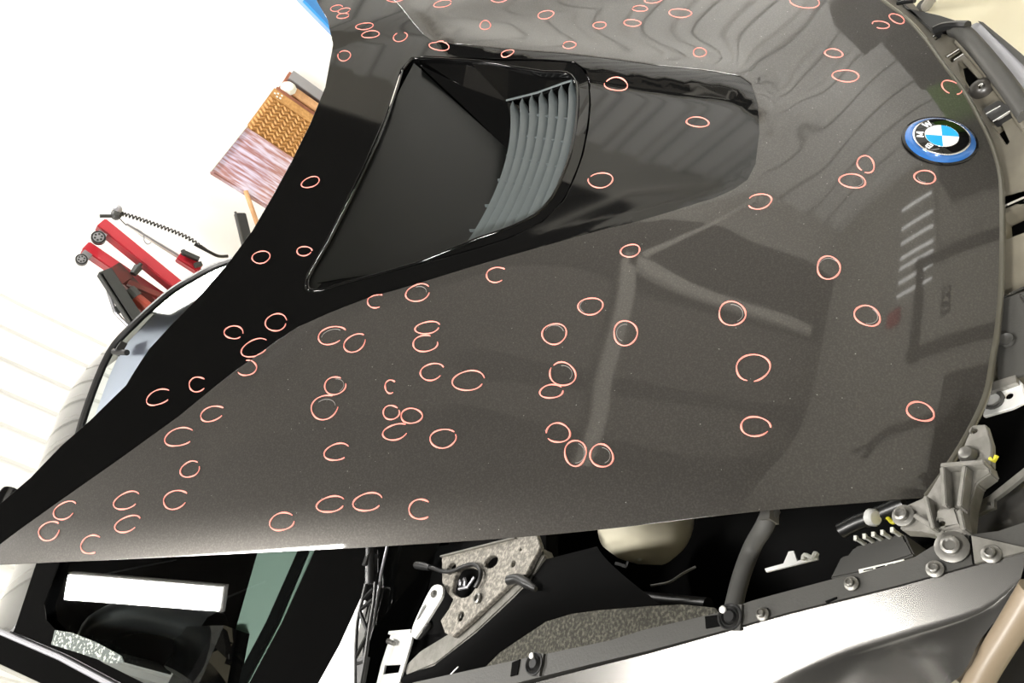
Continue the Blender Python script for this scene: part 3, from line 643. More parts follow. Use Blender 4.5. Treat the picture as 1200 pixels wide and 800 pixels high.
part('seat_back', M['satin'], CAR, lambda m: m.tube(crom([(.773,-1.7882,.8849),(.7618,-1.9137,.9598),(.7706,-2.0411,1.0313),(.8197,-2.1456,1.0804),(.8757,-2.156,1.0733)], 5), .05, 10), smooth=True)
part('sticker_residue', M['residue'], ws, lambda m: m.prism([(.8671,-1.9929,1.2082),(.8639,-1.936,1.1762),(.8718,-1.8545,1.1273),(.8871,-1.7688,1.0742),(.8997,-1.7567,1.0642),(.9088,-1.7981,1.0859),(.9029,-1.9037,1.1483),(.9003,-1.9908,1.1992)], (0, 0, -.002)))['label'] = 'torn pale sticker remains on the lower glass'
part('scuttle_panel', M['matte'], CAR, lambda m: m.prism([(.4558,-1.4777,.64),(.5283,-1.4388,.64),(.6995,-1.4201,.64),(.818,-1.4448,.64),(1.0052,-1.4982,.64),(.9404,-.9459,.64),(.8042,-1.1289,.64),(.7004,-1.2202,.64),(.6061,-1.1922,.64),(.5059,-1.1905,.64),(.3938,-1.2302,.64),(.3609,-1.4634,.64)], (0, 0, -.04)))
part('scuttle_edge', M['steel'], CAR, lambda m: m.tube([(.5483,-1.1442,.792),(.6194,-1.1508,.7809),(.6622,-1.152,.7724),(.7288,-1.1553,.7596),(.7947,-1.1678,.7519),(.8385,-1.1779,.7476)], .0035, 8), smooth=True)['label'] = 'thin bright edge strip beside the wiper'
part('wing_edge', M['plate'], CAR, lambda m: m.prism([(.6736,-1.1992,.7852),(.6789,-1.1887,.778),(.7398,-1.1945,.7678),(.8379,-1.1907,.7432),(.8525,-1.2685,.7846),(.7705,-1.2319,.7825)], (0, 0, -.015)))['label'] = 'bright panel edge behind the wiper'
# wiper: spindle cover, arm of two rails and a zigzag web, blade
wp = part('wiper', M['satin'], CAR, lambda m: (m.tube(crom([(.5731,-1.1743,.8142),(.6077,-1.1687,.8038),(.6482,-1.1623,.7914)], 3), .0105, 10), m.box((.6008,-1.1698,.8058), (.03, .014, .024))), smooth=True)
for L in ([(.6504,-1.1671,.7987),(.6863,-1.171,.7931),(.7248,-1.1744,.7866),(.7756,-1.1702,.7727),(.8449,-1.1596,.7506)], [(.6443,-1.1471,.7885),(.6825,-1.1451,.779),(.7318,-1.1471,.7692),(.7795,-1.1474,.7586),(.8433,-1.1508,.7459)]):
    part('arm_rail', M['satin'], wp, lambda m: m.tube(crom(L, 3), .0042, 8), smooth=True)
for L in ([(.6812,-1.1699,.7936),(.6583,-1.1506,.7875)], [(.7034,-1.174,.7911),(.6798,-1.1493,.782)], [(.7034,-1.174,.7911),(.7403,-1.1495,.7688)], [(.7876,-1.1665,.7678),(.7434,-1.149,.7678)], [(.8028,-1.1641,.763),(.7951,-1.1469,.7548)]):
    part('arm_web', M['satin'], wp, lambda m: m.bar(L[0], L[1], .006, .006))
part('arm_foot', M['satin'], wp, lambda m: m.prism([(.7942,-1.1655,.7677),(.7847,-1.1467,.7591),(.8438,-1.1507,.7477),(.8458,-1.1613,.7534)], (0, 0, -.012)))

# ------------------------------------------------------------------ body below the hood
part('engine_bay_floor', M['matte'], CAR, lambda m: m.prism([(-.75, -1.3, .40), (.75, -1.3, .40), (.75, .15, .40), (-.05, .15, .40), (-.40, -.15, .40), (-.75, -.45, .40)], (0, 0, -.04)))
part('bulkhead', M['matte'], CAR, lambda m: m.box((0, -1.08, .50), (1.5, .04, .34)))
part('bay_side', M['matte'], CAR, lambda m: m.box((-.68, -.9, .52), (.04, .8, .3)))
part('floor_pan', M['satin'], CAR, lambda m: m.box((0, -2.2, .22), (1.6, 3.4, .06)))
for s, y in ((1, -.86), (-1, -.86), (1, -3.25), (-1, -3.25)):
    wh = part('wheel', M['rubber'], CAR, lambda m: m.lathe((s * .80, y, .33), (1, 0, 0), [(.20, -.09), (.30, -.10), (.33, -.07), (.33, .07), (.30, .10), (.20, .09)], 32), smooth=True)
    part('rim', M['steel'], wh, lambda m: m.lathe((s * .80, y, .33), (1, 0, 0), [(.19, -.075), (.20, .075)], 24), smooth=True)
    for k in range(5):
        part('spoke', M['steel'], wh, lambda m: m.bar((s * .882, y, .33), (s * .882, y + .19 * math.cos(k * 1.2566), .33 + .19 * math.sin(k * 1.2566)), .045, .03, (1, 0, 0)))
# right wing
seamw = [(.6455,.047,.6929),(.6578,-.0012,.7002),(.6787,-.0718,.7108),(.6919,-.1214,.7182),(.7113,-.1952,.7293),(.7359,-.2785,.7418),(.7633,-.3747,.7562),(.7832,-.4528,.7679),(.806,-.5379,.7807),(.8411,-.6638,.7996),(.8892,-.8251,.8238)]
crease = [(.679,.0563,.6807),(.7031,-.0035,.6874),(.7282,-.076,.6967),(.7487,-.1374,.7049),(.7734,-.1951,.7109),(.7971,-.2464,.7158),(.8404,-.3351,.7235),(.9029,-.4586,.7335),(.9639,-.5981,.7477),(1.034,-.7584,.764),(1.0855,-.9065,.7831)]
low = [(.7087,.0847,.8014),(.7502,.0278,.7648),(.7828,-.0161,.7359),(.8078,-.1139,.7286),(.8347,-.1904,.7142),(.8626,-.256,.696),(.9157,-.3779,.6608),(.9853,-.5566,.6188),(1.0748,-.7863,.5649),(1.1798,-1.0787,.5071),(1.2708,-1.3678,.4652)]
crease[0] = (.6705,.0355,.6881); low[0] = tuple(Vector(crease[0]) + Vector((.004, 0, -.006)))
wg = MB(); 
def wing(mb):
    n = len(seamw); A = crom(seamw, 4); B = crom(crease, 4); C_ = crom(low, 4)
    vs = []; rows = []
    for t in (0, .04, .15, .3, .5, .7, .85, .95): rows.append([a.lerp(b_, t) + Vector((0, 0, -.012 * (1 - t) ** 6 * (1 if t == 0 else 0))) for a, b_ in zip(A, B)])
    for t in (0.02, .1, .3, .6, 1): rows.append([a.lerp(b_, t) for a, b_ in zip(B, C_)])
    rows.append([Vector((c.x, c.y, min(c.z - .01, max(c.z - .25, .33 + math.sqrt(max(0, .385 ** 2 - (c.y + .86) ** 2)))))) for c in C_])
    m = len(A); vs = [v for r in rows for v in r]
    mb.add(vs, [(j * m + i, j * m + i + 1, (j + 1) * m + i + 1, (j + 1) * m + i) for j in range(len(rows) - 1) for i in range(m - 1)])
part('front_wing', M['silver'], CAR, wing, smooth=True)['label'] = 'bright silver grey front wing'
rail_in = [(.616,.0466,.693),(.6238,.0239,.6964),(.6262,-.0015,.7002),(.635,-.034,.7051),(.6493,-.0563,.7084),(.6663,-.1139,.7171),(.6728,-.1448,.7217),(.6909,-.2127,.7319),(.6983,-.2392,.7359),(.7135,-.2819,.7423),(.737,-.383,.7574),(.7537,-.4376,.7656),(.7763,-.5396,.7809),(.7896,-.6009,.7901),(.8381,-.8146,.8222),(.8697,-.9295,.8394)]
rail = part('wing_rail', M['rail'], CAR, lambda m: m.plate(list(rail_in) + list(reversed([tuple(Vector(p) + Vector((0, 0, .0))) for p in seamw])), (0, 0, -.012)))
part('rail_joint', M['matte'], rail, lambda m: m.bar((.6284,-.0012,.7012), (.6582,-.0005,.7011), .0015, .002))
part('rail_end_plate', M['cast'], rail, lambda m: m.prism([(.6284,.0004,.7029),(.6427,.045,.6963),(.647,.0445,.6963),(.658,.0012,.7028)], (0, 0, -.004)))
for L in ([(.7941,-.6061,.7929),(.7884,-.5923,.7908),(.8095,-.5908,.7906),(.8129,-.6035,.7925)], [(.7187,-.2975,.7466),(.7162,-.2802,.744),(.7294,-.2766,.7435),(.7331,-.2947,.7462)], [(.6976,-.1491,.7244),(.6927,-.1369,.7225),(.6946,-.1369,.7225),(.6995,-.1481,.7242)]):
    part('rail_notch', M['matte'], rail, lambda m: m.prism(L, (0, 0, -.003)))
RN = Vector((0, .15, 1)).normalized()
for (p, r) in (((.6401,-.0181,.7047), .017), ((.6633,-.0355,.7073), .009), ((.6784,-.1202,.72), .008), ((.7146,-.2217,.7353), .008), ((.6488,.0165,.6995), .0095)):
    b_ = part('rail_bolt', M['bolt'], rail, lambda m: m.lathe(p, RN, [(r, 0), (r, .002), (r * .72, .0035), (r * .55, .0035), (r * .55, .008), (r * .4, .009), (r * .3, .007)], 20), smooth=True)
for p in ((.7188,-.2629,.7414), (.7934,-.5613,.7862)):
    part('rail_plug', M['satin'], rail, lambda m: m.lathe(p, RN, [(.016, 0), (.016, .003), (.0145, .003), (.0125, .001), (.0105, .004), (.0085, .001), (.0065, .005), (.004, .005)], 24), smooth=True)
    part('plug_plate', M['rail'], rail, lambda m: m.box(Vector(p) + Vector((.0, .0, -.002)), (.030, .030, .0035)))
for p in ((.7111,-.271,.7466), (.7832,-.5661,.7909)):
    part('rail_tab', M['plate'], rail, lambda m: m.lathe(p, RN, [(.0045, -.004), (.0045, .001), (.003, .002)], 12))
# headlamp edge at the lower right
part('headlamp_gap', M['black'], CAR, lambda m: m.prism([(.7058,.0805,.7858),(.7477,.0223,.7491),(.7797,-.021,.7208),(.8033,.0086,.6856),(.7278,.0984,.7552)], (-.02, 0, -.05)))
hl = part('headlamp', M['lampbrown'], CAR, lambda m: m.tube(crom([(.7178,.0837,.7906),(.742,.0542,.7685),(.7648,.0257,.7477),(.787,.0001,.7271)], 4), [.012] * 13, 10), smooth=True)
part('lamp_glass', M['silver'], CAR, lambda m: m.prism([(.5771,-.0186,.655),(.572,.0021,.655),(.5497,.0381,.655),(.5388,.0869,.655),(.6375,.0733,.655),(.6256,.0281,.655),(.6092,-.0143,.655),(.6026,-.0216,.655)], (0, 0, -.03)), bevel=.004)
part('lamp_bracket', M['cast'], CAR, lambda m: m.plate([(.5827,-.0088,.675),(.5737,.0109,.675),(.5576,.0334,.675),(.5419,.0554,.675),(.5499,.0561,.675),(.5705,.0279,.675),(.5792,.0146,.675),(.5878,.0138,.675),(.5963,-.01,.675)], (0, 0, -.006), [[(.5811,.0077,.675),(.5816,.011,.675),(.5854,.0106,.675),(.585,.0073,.675)]]))
# ------------------------------------------------------------------ engine bay
def circ(c, r, n=16, ax=(0, 0, 1), ry=None, rot=0):
    c = Vector(c); a = Vector(ax).normalized(); u = Vector((1, 0, 0)); u = (u - a * u.dot(a)).normalized(); v = a.cross(u)
    out = []
    for k in range(n):
        t = 2 * math.pi * k / n; x, y = r * math.cos(t), (ry or r) * math.sin(t)
        out.append(c + u * (x * math.cos(rot) - y * math.sin(rot)) + v * (x * math.sin(rot) + y * math.cos(rot)))
    return out
hb = part('hinge_bracket', M['cast'], CAR, lambda m: m.plate([(.5902,-.0738,.705),(.5796,-.0412,.705),(.5602,-.0285,.705),(.5487,-.0207,.705),(.5485,-.0025,.705),(.5516,.0244,.705),(.5638,.0265,.705),(.5735,.011,.705),(.5973,.0031,.705),(.6262,-.0017,.705),(.6307,-.0203,.705),(.6323,-.0321,.705),(.6246,-.0337,.705),(.6191,-.0493,.705),(.6153,-.0716,.705)], (0, 0, -.02), [circ((.6126,-.0277,.705), .0038, 12)]), bevel=.0015)
part('bracket_boss', M['cast'], hb, lambda m: m.plate([(.6005,-.0288,.713),(.6,-.0086,.713),(.6207,-.0042,.713),(.6224,-.0266,.713)], (0, 0, -.008), [circ((.6162,-.0239,.713), .0038, 12)]), bevel=.002)
for L in ([(.5553,-.0156,.712),(.6009,-.0161,.712)], [(.5585,.007,.712),(.6028,-.0016,.712)], [(.5854,-.0366,.71),(.6231,-.0308,.71)], [(.6049,-.0502,.709),(.6209,-.0303,.709)], [(.553,-.0173,.712),(.5571,.0266,.712)], [(.6066,-.0019,.712),(.6291,.0005,.712)]):
    part('bracket_rib', M['cast'], hb, lambda m: m.bar(L[0], L[1], .005, .016), bevel=.001)
part('bracket_bolt', M['bolt'], hb, lambda m: m.lathe((.601,-.0655,.707), (0, 0, 1), [(.0125, 0), (.0125, .003), (.009, .004), (.0075, .004), (.0075, .010), (.005, .011), (.0035, .008)], 18), smooth=True)
up = part('hinge_plate', M['cast'], CAR, lambda m: m.plate([(.5419,-.0127,.69),(.5114,-.0013,.69),(.4948,.0063,.69),(.4971,.0204,.69),(.5222,.0242,.69),(.5493,.0216,.69)], (0, 0, -.01), [circ((.5016,.0076,.69), .004, 10)]), bevel=.001)
part('plate_bolt', M['bolt'], up, lambda m: m.lathe((.5318,.0006,.692), (0, 0, 1), [(.010, 0), (.010, .003), (.007, .008), (.004, .009)], 16), smooth=True)
part('hook', M['yellow'], up, lambda m: m.tube([(.539,.0209,.69),(.5428,.0248,.69),(.5373,.0278,.69)], .0025, 6))
# black block with pins and label
blk = part('fuse_block', M['rubber'], CAR, lambda m: m.prism([(.6011,-.1656,.64),(.5889,-.1027,.64),(.6076,-.0954,.64),(.6203,-.091,.64),(.6351,-.1591,.64),(.6404,-.1941,.64),(.6216,-.1827,.64)], (0, 0, -.06)), bevel=.003)
part('block_step', M['rubber'], blk, lambda m: m.prism([(.617,-.1766,.65),(.6054,-.093,.65),(.6224,-.0858,.65),(.639,-.1533,.65),(.6441,-.1913,.65)], (0, 0, -.04)), bevel=.002)
for p in [(.5975,-.1532,.655),(.5965,-.1416,.655),(.5953,-.1303,.655),(.5941,-.1191,.655),(.5922,-.107,.655)]:
    part('block_pin', M['label'], blk, lambda m: (m.tube([Vector(p) - Vector((0, 0, .02)), Vector(p)], .0026, 8), m.box(Vector(p), (.006, .004, .004))))
part('label_strip', M['label'], blk, lambda m: m.prism([(.642,-.1426,.668),(.6338,-.0885,.668),(.6383,-.0877,.668),(.6472,-.1416,.668)], (0, 0, -.002)))
part('label_print', M['matte'], blk, lambda m: [m.bar(p, q, .001, .0012) for p, q in zip([(.6441,-.136,.6685),(.6419,-.1214,.6685),(.6396,-.1072,.6685),(.6381,-.0972,.6685)], [(.6424,-.1245,.6685),(.6399,-.1102,.6685),(.6386,-.1002,.6685),(.637,-.0903,.6685)])])
part('hose_clip', M['plate'], CAR, lambda m: m.lathe((.5612,-.1456,.63), (.3, .9, .2), [(.009, -.006), (.011, -.004), (.011, .004), (.009, .006)], 14), smooth=True)
part('yellow_wire', M['yellow'], CAR, lambda m: m.tube(crom([(.5561,-.1361,.62),(.5601,-.1307,.62),(.5664,-.1254,.62),(.5638,-.1189,.62)], 4), .0028, 8), smooth=True)
part('wiring_hose', M['satin'], CAR, lambda m: m.tube(crom([(.5699,-.1951,.62),(.5609,-.1714,.62),(.5564,-.1518,.62),(.5498,-.1315,.62),(.5437,-.1095,.62)], 4), .010, 10), smooth=True)
# bright small bracket in the dark bay
sb = part('small_bracket', M['plate'], CAR, lambda m: m.prism([(.5877,-.3538,.56),(.5823,-.322,.56),(.5649,-.3142,.56),(.5644,-.3057,.56),(.5802,-.2995,.56),(.574,-.267,.56),(.5802,-.2669,.56),(.5931,-.3505,.56)], (0, 0, -.003)))
part('bracket_clip', M['label'], CAR, lambda m: m.tube(crom([(.5818,-.2865,.565),(.5744,-.284,.565),(.5792,-.2717,.565),(.5733,-.2678,.565),(.5761,-.2638,.565)], 3), .0032, 8), smooth=True)
# curved grey stay
part('curved_stay', M['rubber'], CAR, lambda m: m.tube(crom([(.5753,-.2292,.72),(.5974,-.238,.72)] + [(.6095,-.2774,.69),(.641,-.2896,.69),(.6677,-.2967,.69),(.6962,-.3021,.69)], 4), .0115, 12), smooth=True)
part('stay_cap', M['bolt'], CAR, lambda m: m.box((.5845,-.2276,.725), (.022, .014, .02)))
# reservoir
rs = part('reservoir', M['cream'], CAR, lambda m: m.lathe((.4595,-.6509,.56), (.05, -.25, 1), [(.02, -.105), (.055, -.098), (.078, -.075), (.088, -.035), (.089, 0), (.080, .03), (.05, .05), (.02, .055)], 36), smooth=True)
for p in [(.541,-.6337,.545),(.525,-.5992,.545)]:
    part('reservoir_tab', M['label'], rs, lambda m: m.box(p, (.012, .008, .008), Matrix.Rotation(.5, 3, 'Z')))
part('reservoir_foot', M['satin'], rs, lambda m: [m.bar(p, q, .006, .006) for p, q in zip([(.5295,-.7401,.5),(.5386,-.708,.5),(.5238,-.7042,.5)], [(.5386,-.708,.5),(.5238,-.7042,.5),(.5184,-.7284,.5)])])
part('brake_pipe', M['bolt'], CAR, lambda m: m.tube(crom([(.594,-.5995,.54),(.5902,-.5589,.54),(.5772,-.5307,.54),(.5673,-.5045,.54)], 4), .002, 8), smooth=True)
part('bay_hose', M['satin'], CAR, lambda m: m.tube(crom([(.4855,-1.0614,.5),(.5033,-.963,.5),(.5754,-.8318,.5),(.5982,-.6844,.5),(.6193,-.504,.5)], 5), .014, 10), smooth=True)
# felt arch liner
part('arch_liner', M['carpet'], CAR, lambda m: m.prism([(.794,-.8147,.705),(.7579,-.7671,.705),(.7393,-.7285,.705),(.7066,-.6583,.705),(.6956,-.5985,.705),(.6917,-.5407,.705),(.6884,-.4358,.705),(.688,-.3732,.705),(.6941,-.3178,.705),(.702,-.3101,.705),(.7227,-.4343,.705),(.7381,-.5021,.705),(.7583,-.6331,.705),(.7745,-.713,.705)], (0, 0, -.02)))
# strut tower casting
ho = [circ((.6023,-.9742,.72), .0125, 14, ry=.016), circ((.5986,-.838,.72), .0125, 14, ry=.021), crom([(.6077,-.9456,.72),(.603,-.9146,.72),(.6124,-.8754,.72),(.633,-.8606,.72),(.6486,-.8704,.72),(.6608,-.8847,.72),(.663,-.9098,.72),(.6517,-.9453,.72),(.6279,-.9511,.72)], 2, True), circ((.6986,-.8926,.72), .009, 12), circ((.6081,-.7655,.72), .006, 12), circ((.583,-.7535,.72), .003, 10)]
st = part('strut_tower', M['castdirty'], CAR, lambda m: m.plate([(.5697,-1.0273,.72),(.5633,-.8974,.72),(.5546,-.719,.72),(.5818,-.6978,.72),(.6288,-.7208,.72),(.646,-.7649,.72),(.7084,-.8569,.72),(.7356,-.9032,.72),(.7278,-.9337,.72),(.7053,-.9607,.72),(.6831,-.9416,.72),(.6653,-.9355,.72),(.6509,-.9642,.72),(.6289,-.9946,.72)], (0, 0, -.010), ho), bevel=.0012)
part('tower_flange', M['cast'], CAR, lambda m: m.prism([(.5758,-.714,.708),(.5926,-.6989,.708),(.6364,-.7243,.708),(.6647,-.7628,.708),(.72,-.8437,.708),(.7818,-.9565,.708),(.8065,-1.0506,.708),(.7913,-1.0734,.708),(.7581,-1.0264,.708),(.7013,-.8771,.708),(.6378,-.7833,.708),(.6175,-.7359,.708)], (0, 0, -.03)), bevel=.003)
part('tower_well', M['matte'], CAR, lambda m: m.prism([(.5239,-1.1389,.675),(.5269,-.7517,.675),(.5936,-.73,.675),(.7204,-.8888,.675),(.7779,-1.0411,.675),(.7634,-1.1244,.675),(.6399,-1.1184,.675)], (0, 0, -.03)))
for p, r in (((.6677,-.8465,.722), .0095), ((.6958,-.9054,.712), .0075)):
    part('tower_bolt', M['bolt'], st, lambda m: m.lathe(p, (0, 0, 1), [(r, 0), (r, .004), (r * .6, .005), (r * .6, .001), (r * .35, .001)], 16), smooth=True)
part('tower_ridge', M['cast'], st, lambda m: m.bar((.5749,-1.0217,.723), (.5597,-.7737,.723), .003, .006))
part('pocket_nut', M['steel'], st, lambda m: (m.lathe((.6266,-.9408,.7), (.3, -.2, 1), [(.011, 0), (.011, .004), (.007, .006), (.007, .012), (.004, .013)], 6), m.tube([(.6439,-.9322,.715),(.642,-.9034,.715),(.623,-.889,.715)], .003, 8)))
part('sensor_cable', M['satin'], CAR, lambda m: m.tube(crom([(.5921,-1.0832,.728),(.599,-1.038,.728),(.6092,-.9929,.728),(.6118,-.9536,.728),(.6055,-.9201,.728),(.6029,-.8859,.728),(.6131,-.8584,.728),(.63,-.8482,.728),(.6488,-.8565,.728)], 4), .0042, 10), smooth=True)
part('cable_plug', M['satin'], CAR, lambda m: m.tube([(.5886,-1.1066,.728),(.5927,-1.0759,.728),(.5985,-1.045,.728)], [.008, .0085, .006], 12), smooth=True)
# slotted link
ln = part('hinge_link', M['plate'], CAR, lambda m: m.plate(crom([(.737,-1.0283,.735),(.7139,-1.032,.735),(.6539,-1.0101,.735),(.6394,-.9921,.735),(.6442,-.964,.735),(.663,-.9542,.735),(.6856,-.9671,.735),(.7209,-.9919,.735),(.7434,-1.0113,.735)], 3), (0, 0, -.005), [[(.7041,-1.0245,.735),(.6809,-1.0147,.735),(.6761,-1.0076,.735),(.6813,-1.0014,.735),(.7043,-1.0144,.735),(.7091,-1.0249,.735)]]))
part('link_bolt', M['bolt'], ln, lambda m: m.lathe((.6588,-.9832,.736), (0, 0, 1), [(.0075, 0), (.0075, .003), (.005, .006), (.003, .006)], 14), smooth=True)
part('rubber_stop', M['satin'], CAR, lambda m: m.tube(crom([(.7081,-.986,.725),(.7242,-1.0058,.725),(.7372,-1.0245,.725)], 3), [.005] + [.010] * 5 + [.006], 12), smooth=True)
pl = part('white_plate', M['plate'], CAR, lambda m: m.plate([(.729,-1.1512,.715),(.7258,-1.0607,.715),(.7441,-1.0566,.715),(.7928,-1.0575,.715),(.8306,-1.0574,.715),(.8349,-1.1464,.715),(.7923,-1.1535,.715)], (0, 0, -.004), [[(.7902,-1.1365,.715),(.7868,-1.0714,.715),(.8028,-1.0716,.715),(.8082,-1.1317,.715)]]))
part('plate_lip', M['plate'], pl, lambda m: m.bar((.7288,-1.1427,.72), (.7257,-1.0527,.72), .006, .012))
part('plate_stud', M['bolt'], pl, lambda m: m.tube([(.7458,-1.1339,.725),(.7507,-1.1054,.725)], [.0055, .0045], 12), smooth=True)
# dark padded seal running along the tower
part('bay_seal', M['matte'], CAR, lambda m: ruled(m, [(.8019,-1.0733,.7),(.7814,-.969,.7),(.7205,-.8545,.7),(.6662,-.7723,.7),(.5973,-.6997,.7),(.5859,-.5723,.7)], [(.8577,-1.1192,.66),(.8182,-.9208,.66),(.7523,-.7898,.66),(.6891,-.6936,.66),(.6782,-.5517,.66),(.6759,-.4458,.66)], 8, .03), smooth=True)
part('seal_clip', M['satin'], CAR, lambda m: m.tube(crom([(.6403,-.7607,.725),(.6387,-.7365,.725),(.6494,-.7038,.725),(.6594,-.6772,.725)], 3), [.009] * 7 + [.006] * 2 + [.004], 10), smooth=True)
part('seal_stitch', M['plate'], CAR, lambda m: m.tube([(.7993,-.8843,.715),(.7857,-.866,.715)], .0012, 6))

# ------------------------------------------------------------------ front carrier under the nose
ZC = .60
def ZP(L, dz=0): return L
slots = [[(-.2823,-.0172,.6),(-.283,.0111,.6),(-.2614,.0204,.6),(-.2547,-.0049,.6)], [(-.2497,.0031,.6),(-.246,.0097,.6),(-.1724,.0328,.6),(-.1708,.0145,.6),(-.2165,.0047,.6)], [(-.3524,-.0319,.6),(-.3536,-.0228,.6),(-.3387,-.0178,.6),(-.3388,-.0282,.6)], [(-.058,.041,.6),(-.062,.0509,.6),(-.0111,.0586,.6),(-.0073,.0536,.6)]]
fc = part('front_carrier', M['support'], CAR, lambda m: m.plate([(-.5874,-.0905,.6),(-.4767,-.058,.6),(-.4247,-.0447,.6),(-.3545,-.0213,.6),(-.33,-.0038,.6),(-.286,.0141,.6),(-.175,.0471,.6),(-.0719,.0731,.6),(.0109,.0918,.6),(.1365,.0921,.6),(.1051,.0388,.6),(.0886,.011,.6),(.007,-.0061,.6),(-.1625,-.0197,.6),(-.33,-.0528,.6),(-.5968,-.1259,.6)], (0, 0, -.02), slots), bevel=.001)
part('carrier_backing', M['matte'], CAR, lambda m: m.prism([(-.4576,-.071,.52),(-.3724,-.0142,.52),(-.1276,.0387,.52),(.0676,.0799,.52),(.0165,-.0068,.52),(-.2641,-.052,.52)], (0, 0, -.02)))
for L in ([(-.2723,-.0111,.602),(-.2747,.0115,.602)], [(-.2539,-.0012,.602),(-.2567,.0183,.602)], [(-.0751,.0387,.613),(-.0775,.0593,.613)], [(-.0519,.0462,.613),(-.0573,.0702,.613)], [(-.348,-.0296,.602),(-.3494,-.0221,.602)]):
    part('bright_slot_edge', M['chrome'], fc, lambda m: m.bar(L[0], L[1], .0025, .003))
part('carrier_step', M['satin'], fc, lambda m: m.prism([(-.0929,.035,.612),(-.095,.0571,.612),(-.0656,.0718,.612),(-.0576,.0698,.612),(-.0531,.0459,.612),(-.0745,.0382,.612)], (0, 0, -.015)), bevel=.001)
part('carrier_ridge', M['rail'], fc, lambda m: m.tube(crom([(-.3174,.0097,.615),(-.2955,.022,.615),(-.2182,.045,.615),(-.1136,.0722,.615),(-.0284,.0915,.615)], 4), .014, 10), smooth=True)
part('carrier_ridge', M['support'], fc, lambda m: m.tube(crom([(-.2928,.0115,.605),(-.203,.0391,.605),(-.1055,.0646,.605),(-.0126,.0856,.605)], 4), .008, 10), smooth=True)
bs = part('bump_stop', M['stop'], fc, lambda m: m.lathe((-.1477,.0344,.6), (0, .1, 1), [(.017, 0), (.018, .006), (.016, .012), (.010, .017), (.003, .019)], 24), smooth=True)
part('stop_screw', M['chrome'], fc, lambda m: m.lathe((-.1379,.0388,.617), (0, .1, 1), [(.0045, 0), (.0035, .003), (.001, .004)], 12), smooth=True)
# carrier, lower half: gap, boxes, trim
lc = part('carrier_lower', M['support'], CAR, lambda m: m.plate([(.0854,.0228,.6),(.0994,.0967,.6),(.263,.081,.6),(.3744,.0669,.6),(.3847,.0336,.6),(.3854,-.0052,.6),(.3483,-.012,.6)], (0, 0, -.03), [[(.1225,.0349,.6),(.1161,.0793,.6),(.1667,.0743,.6),(.1675,.0325,.6)]]), bevel=.001)
part('carrier_bright_edge', M['chrome'], lc, lambda m: m.bar((.2695,.0166,.606), (.263,.0536,.606), .003, .004))
part('carrier_bright_edge', M['chrome'], lc, lambda m: m.bar((.1155,.0404,.606), (.1133,.0748,.606), .004, .004))
part('carrier_tray', M['rail'], lc, lambda m: m.prism([(.271,.0134,.606),(.2681,.0589,.606),(.3907,.0465,.606),(.3909,.0068,.606)], (0, 0, -.005)))
part('carrier_dimple', M['rail'], lc, lambda m: m.lathe((.3372,.0228,.608), (0, 0, 1), [(.010, 0), (.009, .004), (.006, .002)], 16), smooth=True)
part('carrier_rim', M['chrome'], lc, lambda m: m.bar((.2777,.0466,.612), (.3024,.0536,.612), .003, .004))
gb = part('guide_bracket', M['plate'], CAR, lambda m: m.plate([(.3892,-.0136,.6),(.3854,.024,.6),(.3984,.0302,.6),(.4239,.031,.6),(.4292,.0156,.6),(.4328,-.0175,.6),(.4107,-.0175,.6)], (0, 0, -.006), [circ((.4107,.0137,.6), .005, 12)]), bevel=.001)
part('guide_flange', M['cast'], gb, lambda m: m.prism([(.3928,-.0073,.608),(.3895,.027,.608),(.4004,.0268,.608),(.4053,-.0074,.608)], (0, 0, -.008)))
part('guide_socket', M['rubber'], gb, lambda m: m.lathe((.4119,-.0047,.598), (0, 0, 1), [(.014, 0), (.014, .004), (.011, .005), (.008, .001)], 18), smooth=True)
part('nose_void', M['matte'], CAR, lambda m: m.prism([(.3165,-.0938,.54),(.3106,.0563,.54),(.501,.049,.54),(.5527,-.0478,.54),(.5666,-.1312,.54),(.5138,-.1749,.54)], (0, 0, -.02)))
part('lower_beam', M['matte'], CAR, lambda m: m.box((.17, .02, .42), (.80, .08, .1)))
# left wing and lamp beyond the nose
part('left_wing', M['satin'], CAR, lambda m: m.prism([(-.6094,-.0991,.615),(-.4949,-.0755,.615),(-.4575,-.0639,.615),(-.3819,-.012,.615),(-.3348,.0166,.615),(-.3078,.0313,.615),(-.3193,.0127,.615),(-.3439,-.0144,.615),(-.3344,-.0224,.615),(-.3894,-.0419,.615),(-.4668,-.0701,.615),(-.5997,-.1173,.615)], (-.01, 0, -.06)), bevel=.003)
part('wing_fold', M['satin'], CAR, lambda m: m.tube(crom([(-.3288,-.0177,.625),(-.3258,-.0048,.625),(-.3117,.0141,.625),(-.2911,.0346,.625)], 3), .008, 8), smooth=True)
part('left_lamp', M['lampgrey'], CAR, lambda m: m.prism([(-.3291,.0217,.6),(-.3243,.0421,.6),(-.3112,.0491,.6),(-.1423,.0983,.6),(-.0769,.0909,.6),(-.1665,.0711,.6),(-.2639,.0422,.6)], (-.01, 0, -.08)), bevel=.003)
part('left_lamp_edge', M['rail'], CAR, lambda m: m.prism([(-.3214,.0427,.602),(-.3105,.0499,.602),(-.1866,.0935,.602),(-.1482,.1056,.602),(-.1398,.0989,.602),(-.2286,.0721,.602)], (-.01, 0, -.08)))
part('lamp_seal', M['rubber'], CAR, lambda m: m.prism([(-.2664,.0425,.606),(-.2584,.0484,.606),(-.0805,.0938,.606),(-.0524,.0906,.606),(-.1484,.0658,.606)], (-.01, 0, -.03)))
part('carrier_pipe', M['satin'], CAR, lambda m: m.tube(crom([(-.466,-.0751,.63),(-.4545,-.0593,.63),(-.4407,-.044,.63)], 3), .004, 8), smooth=True)

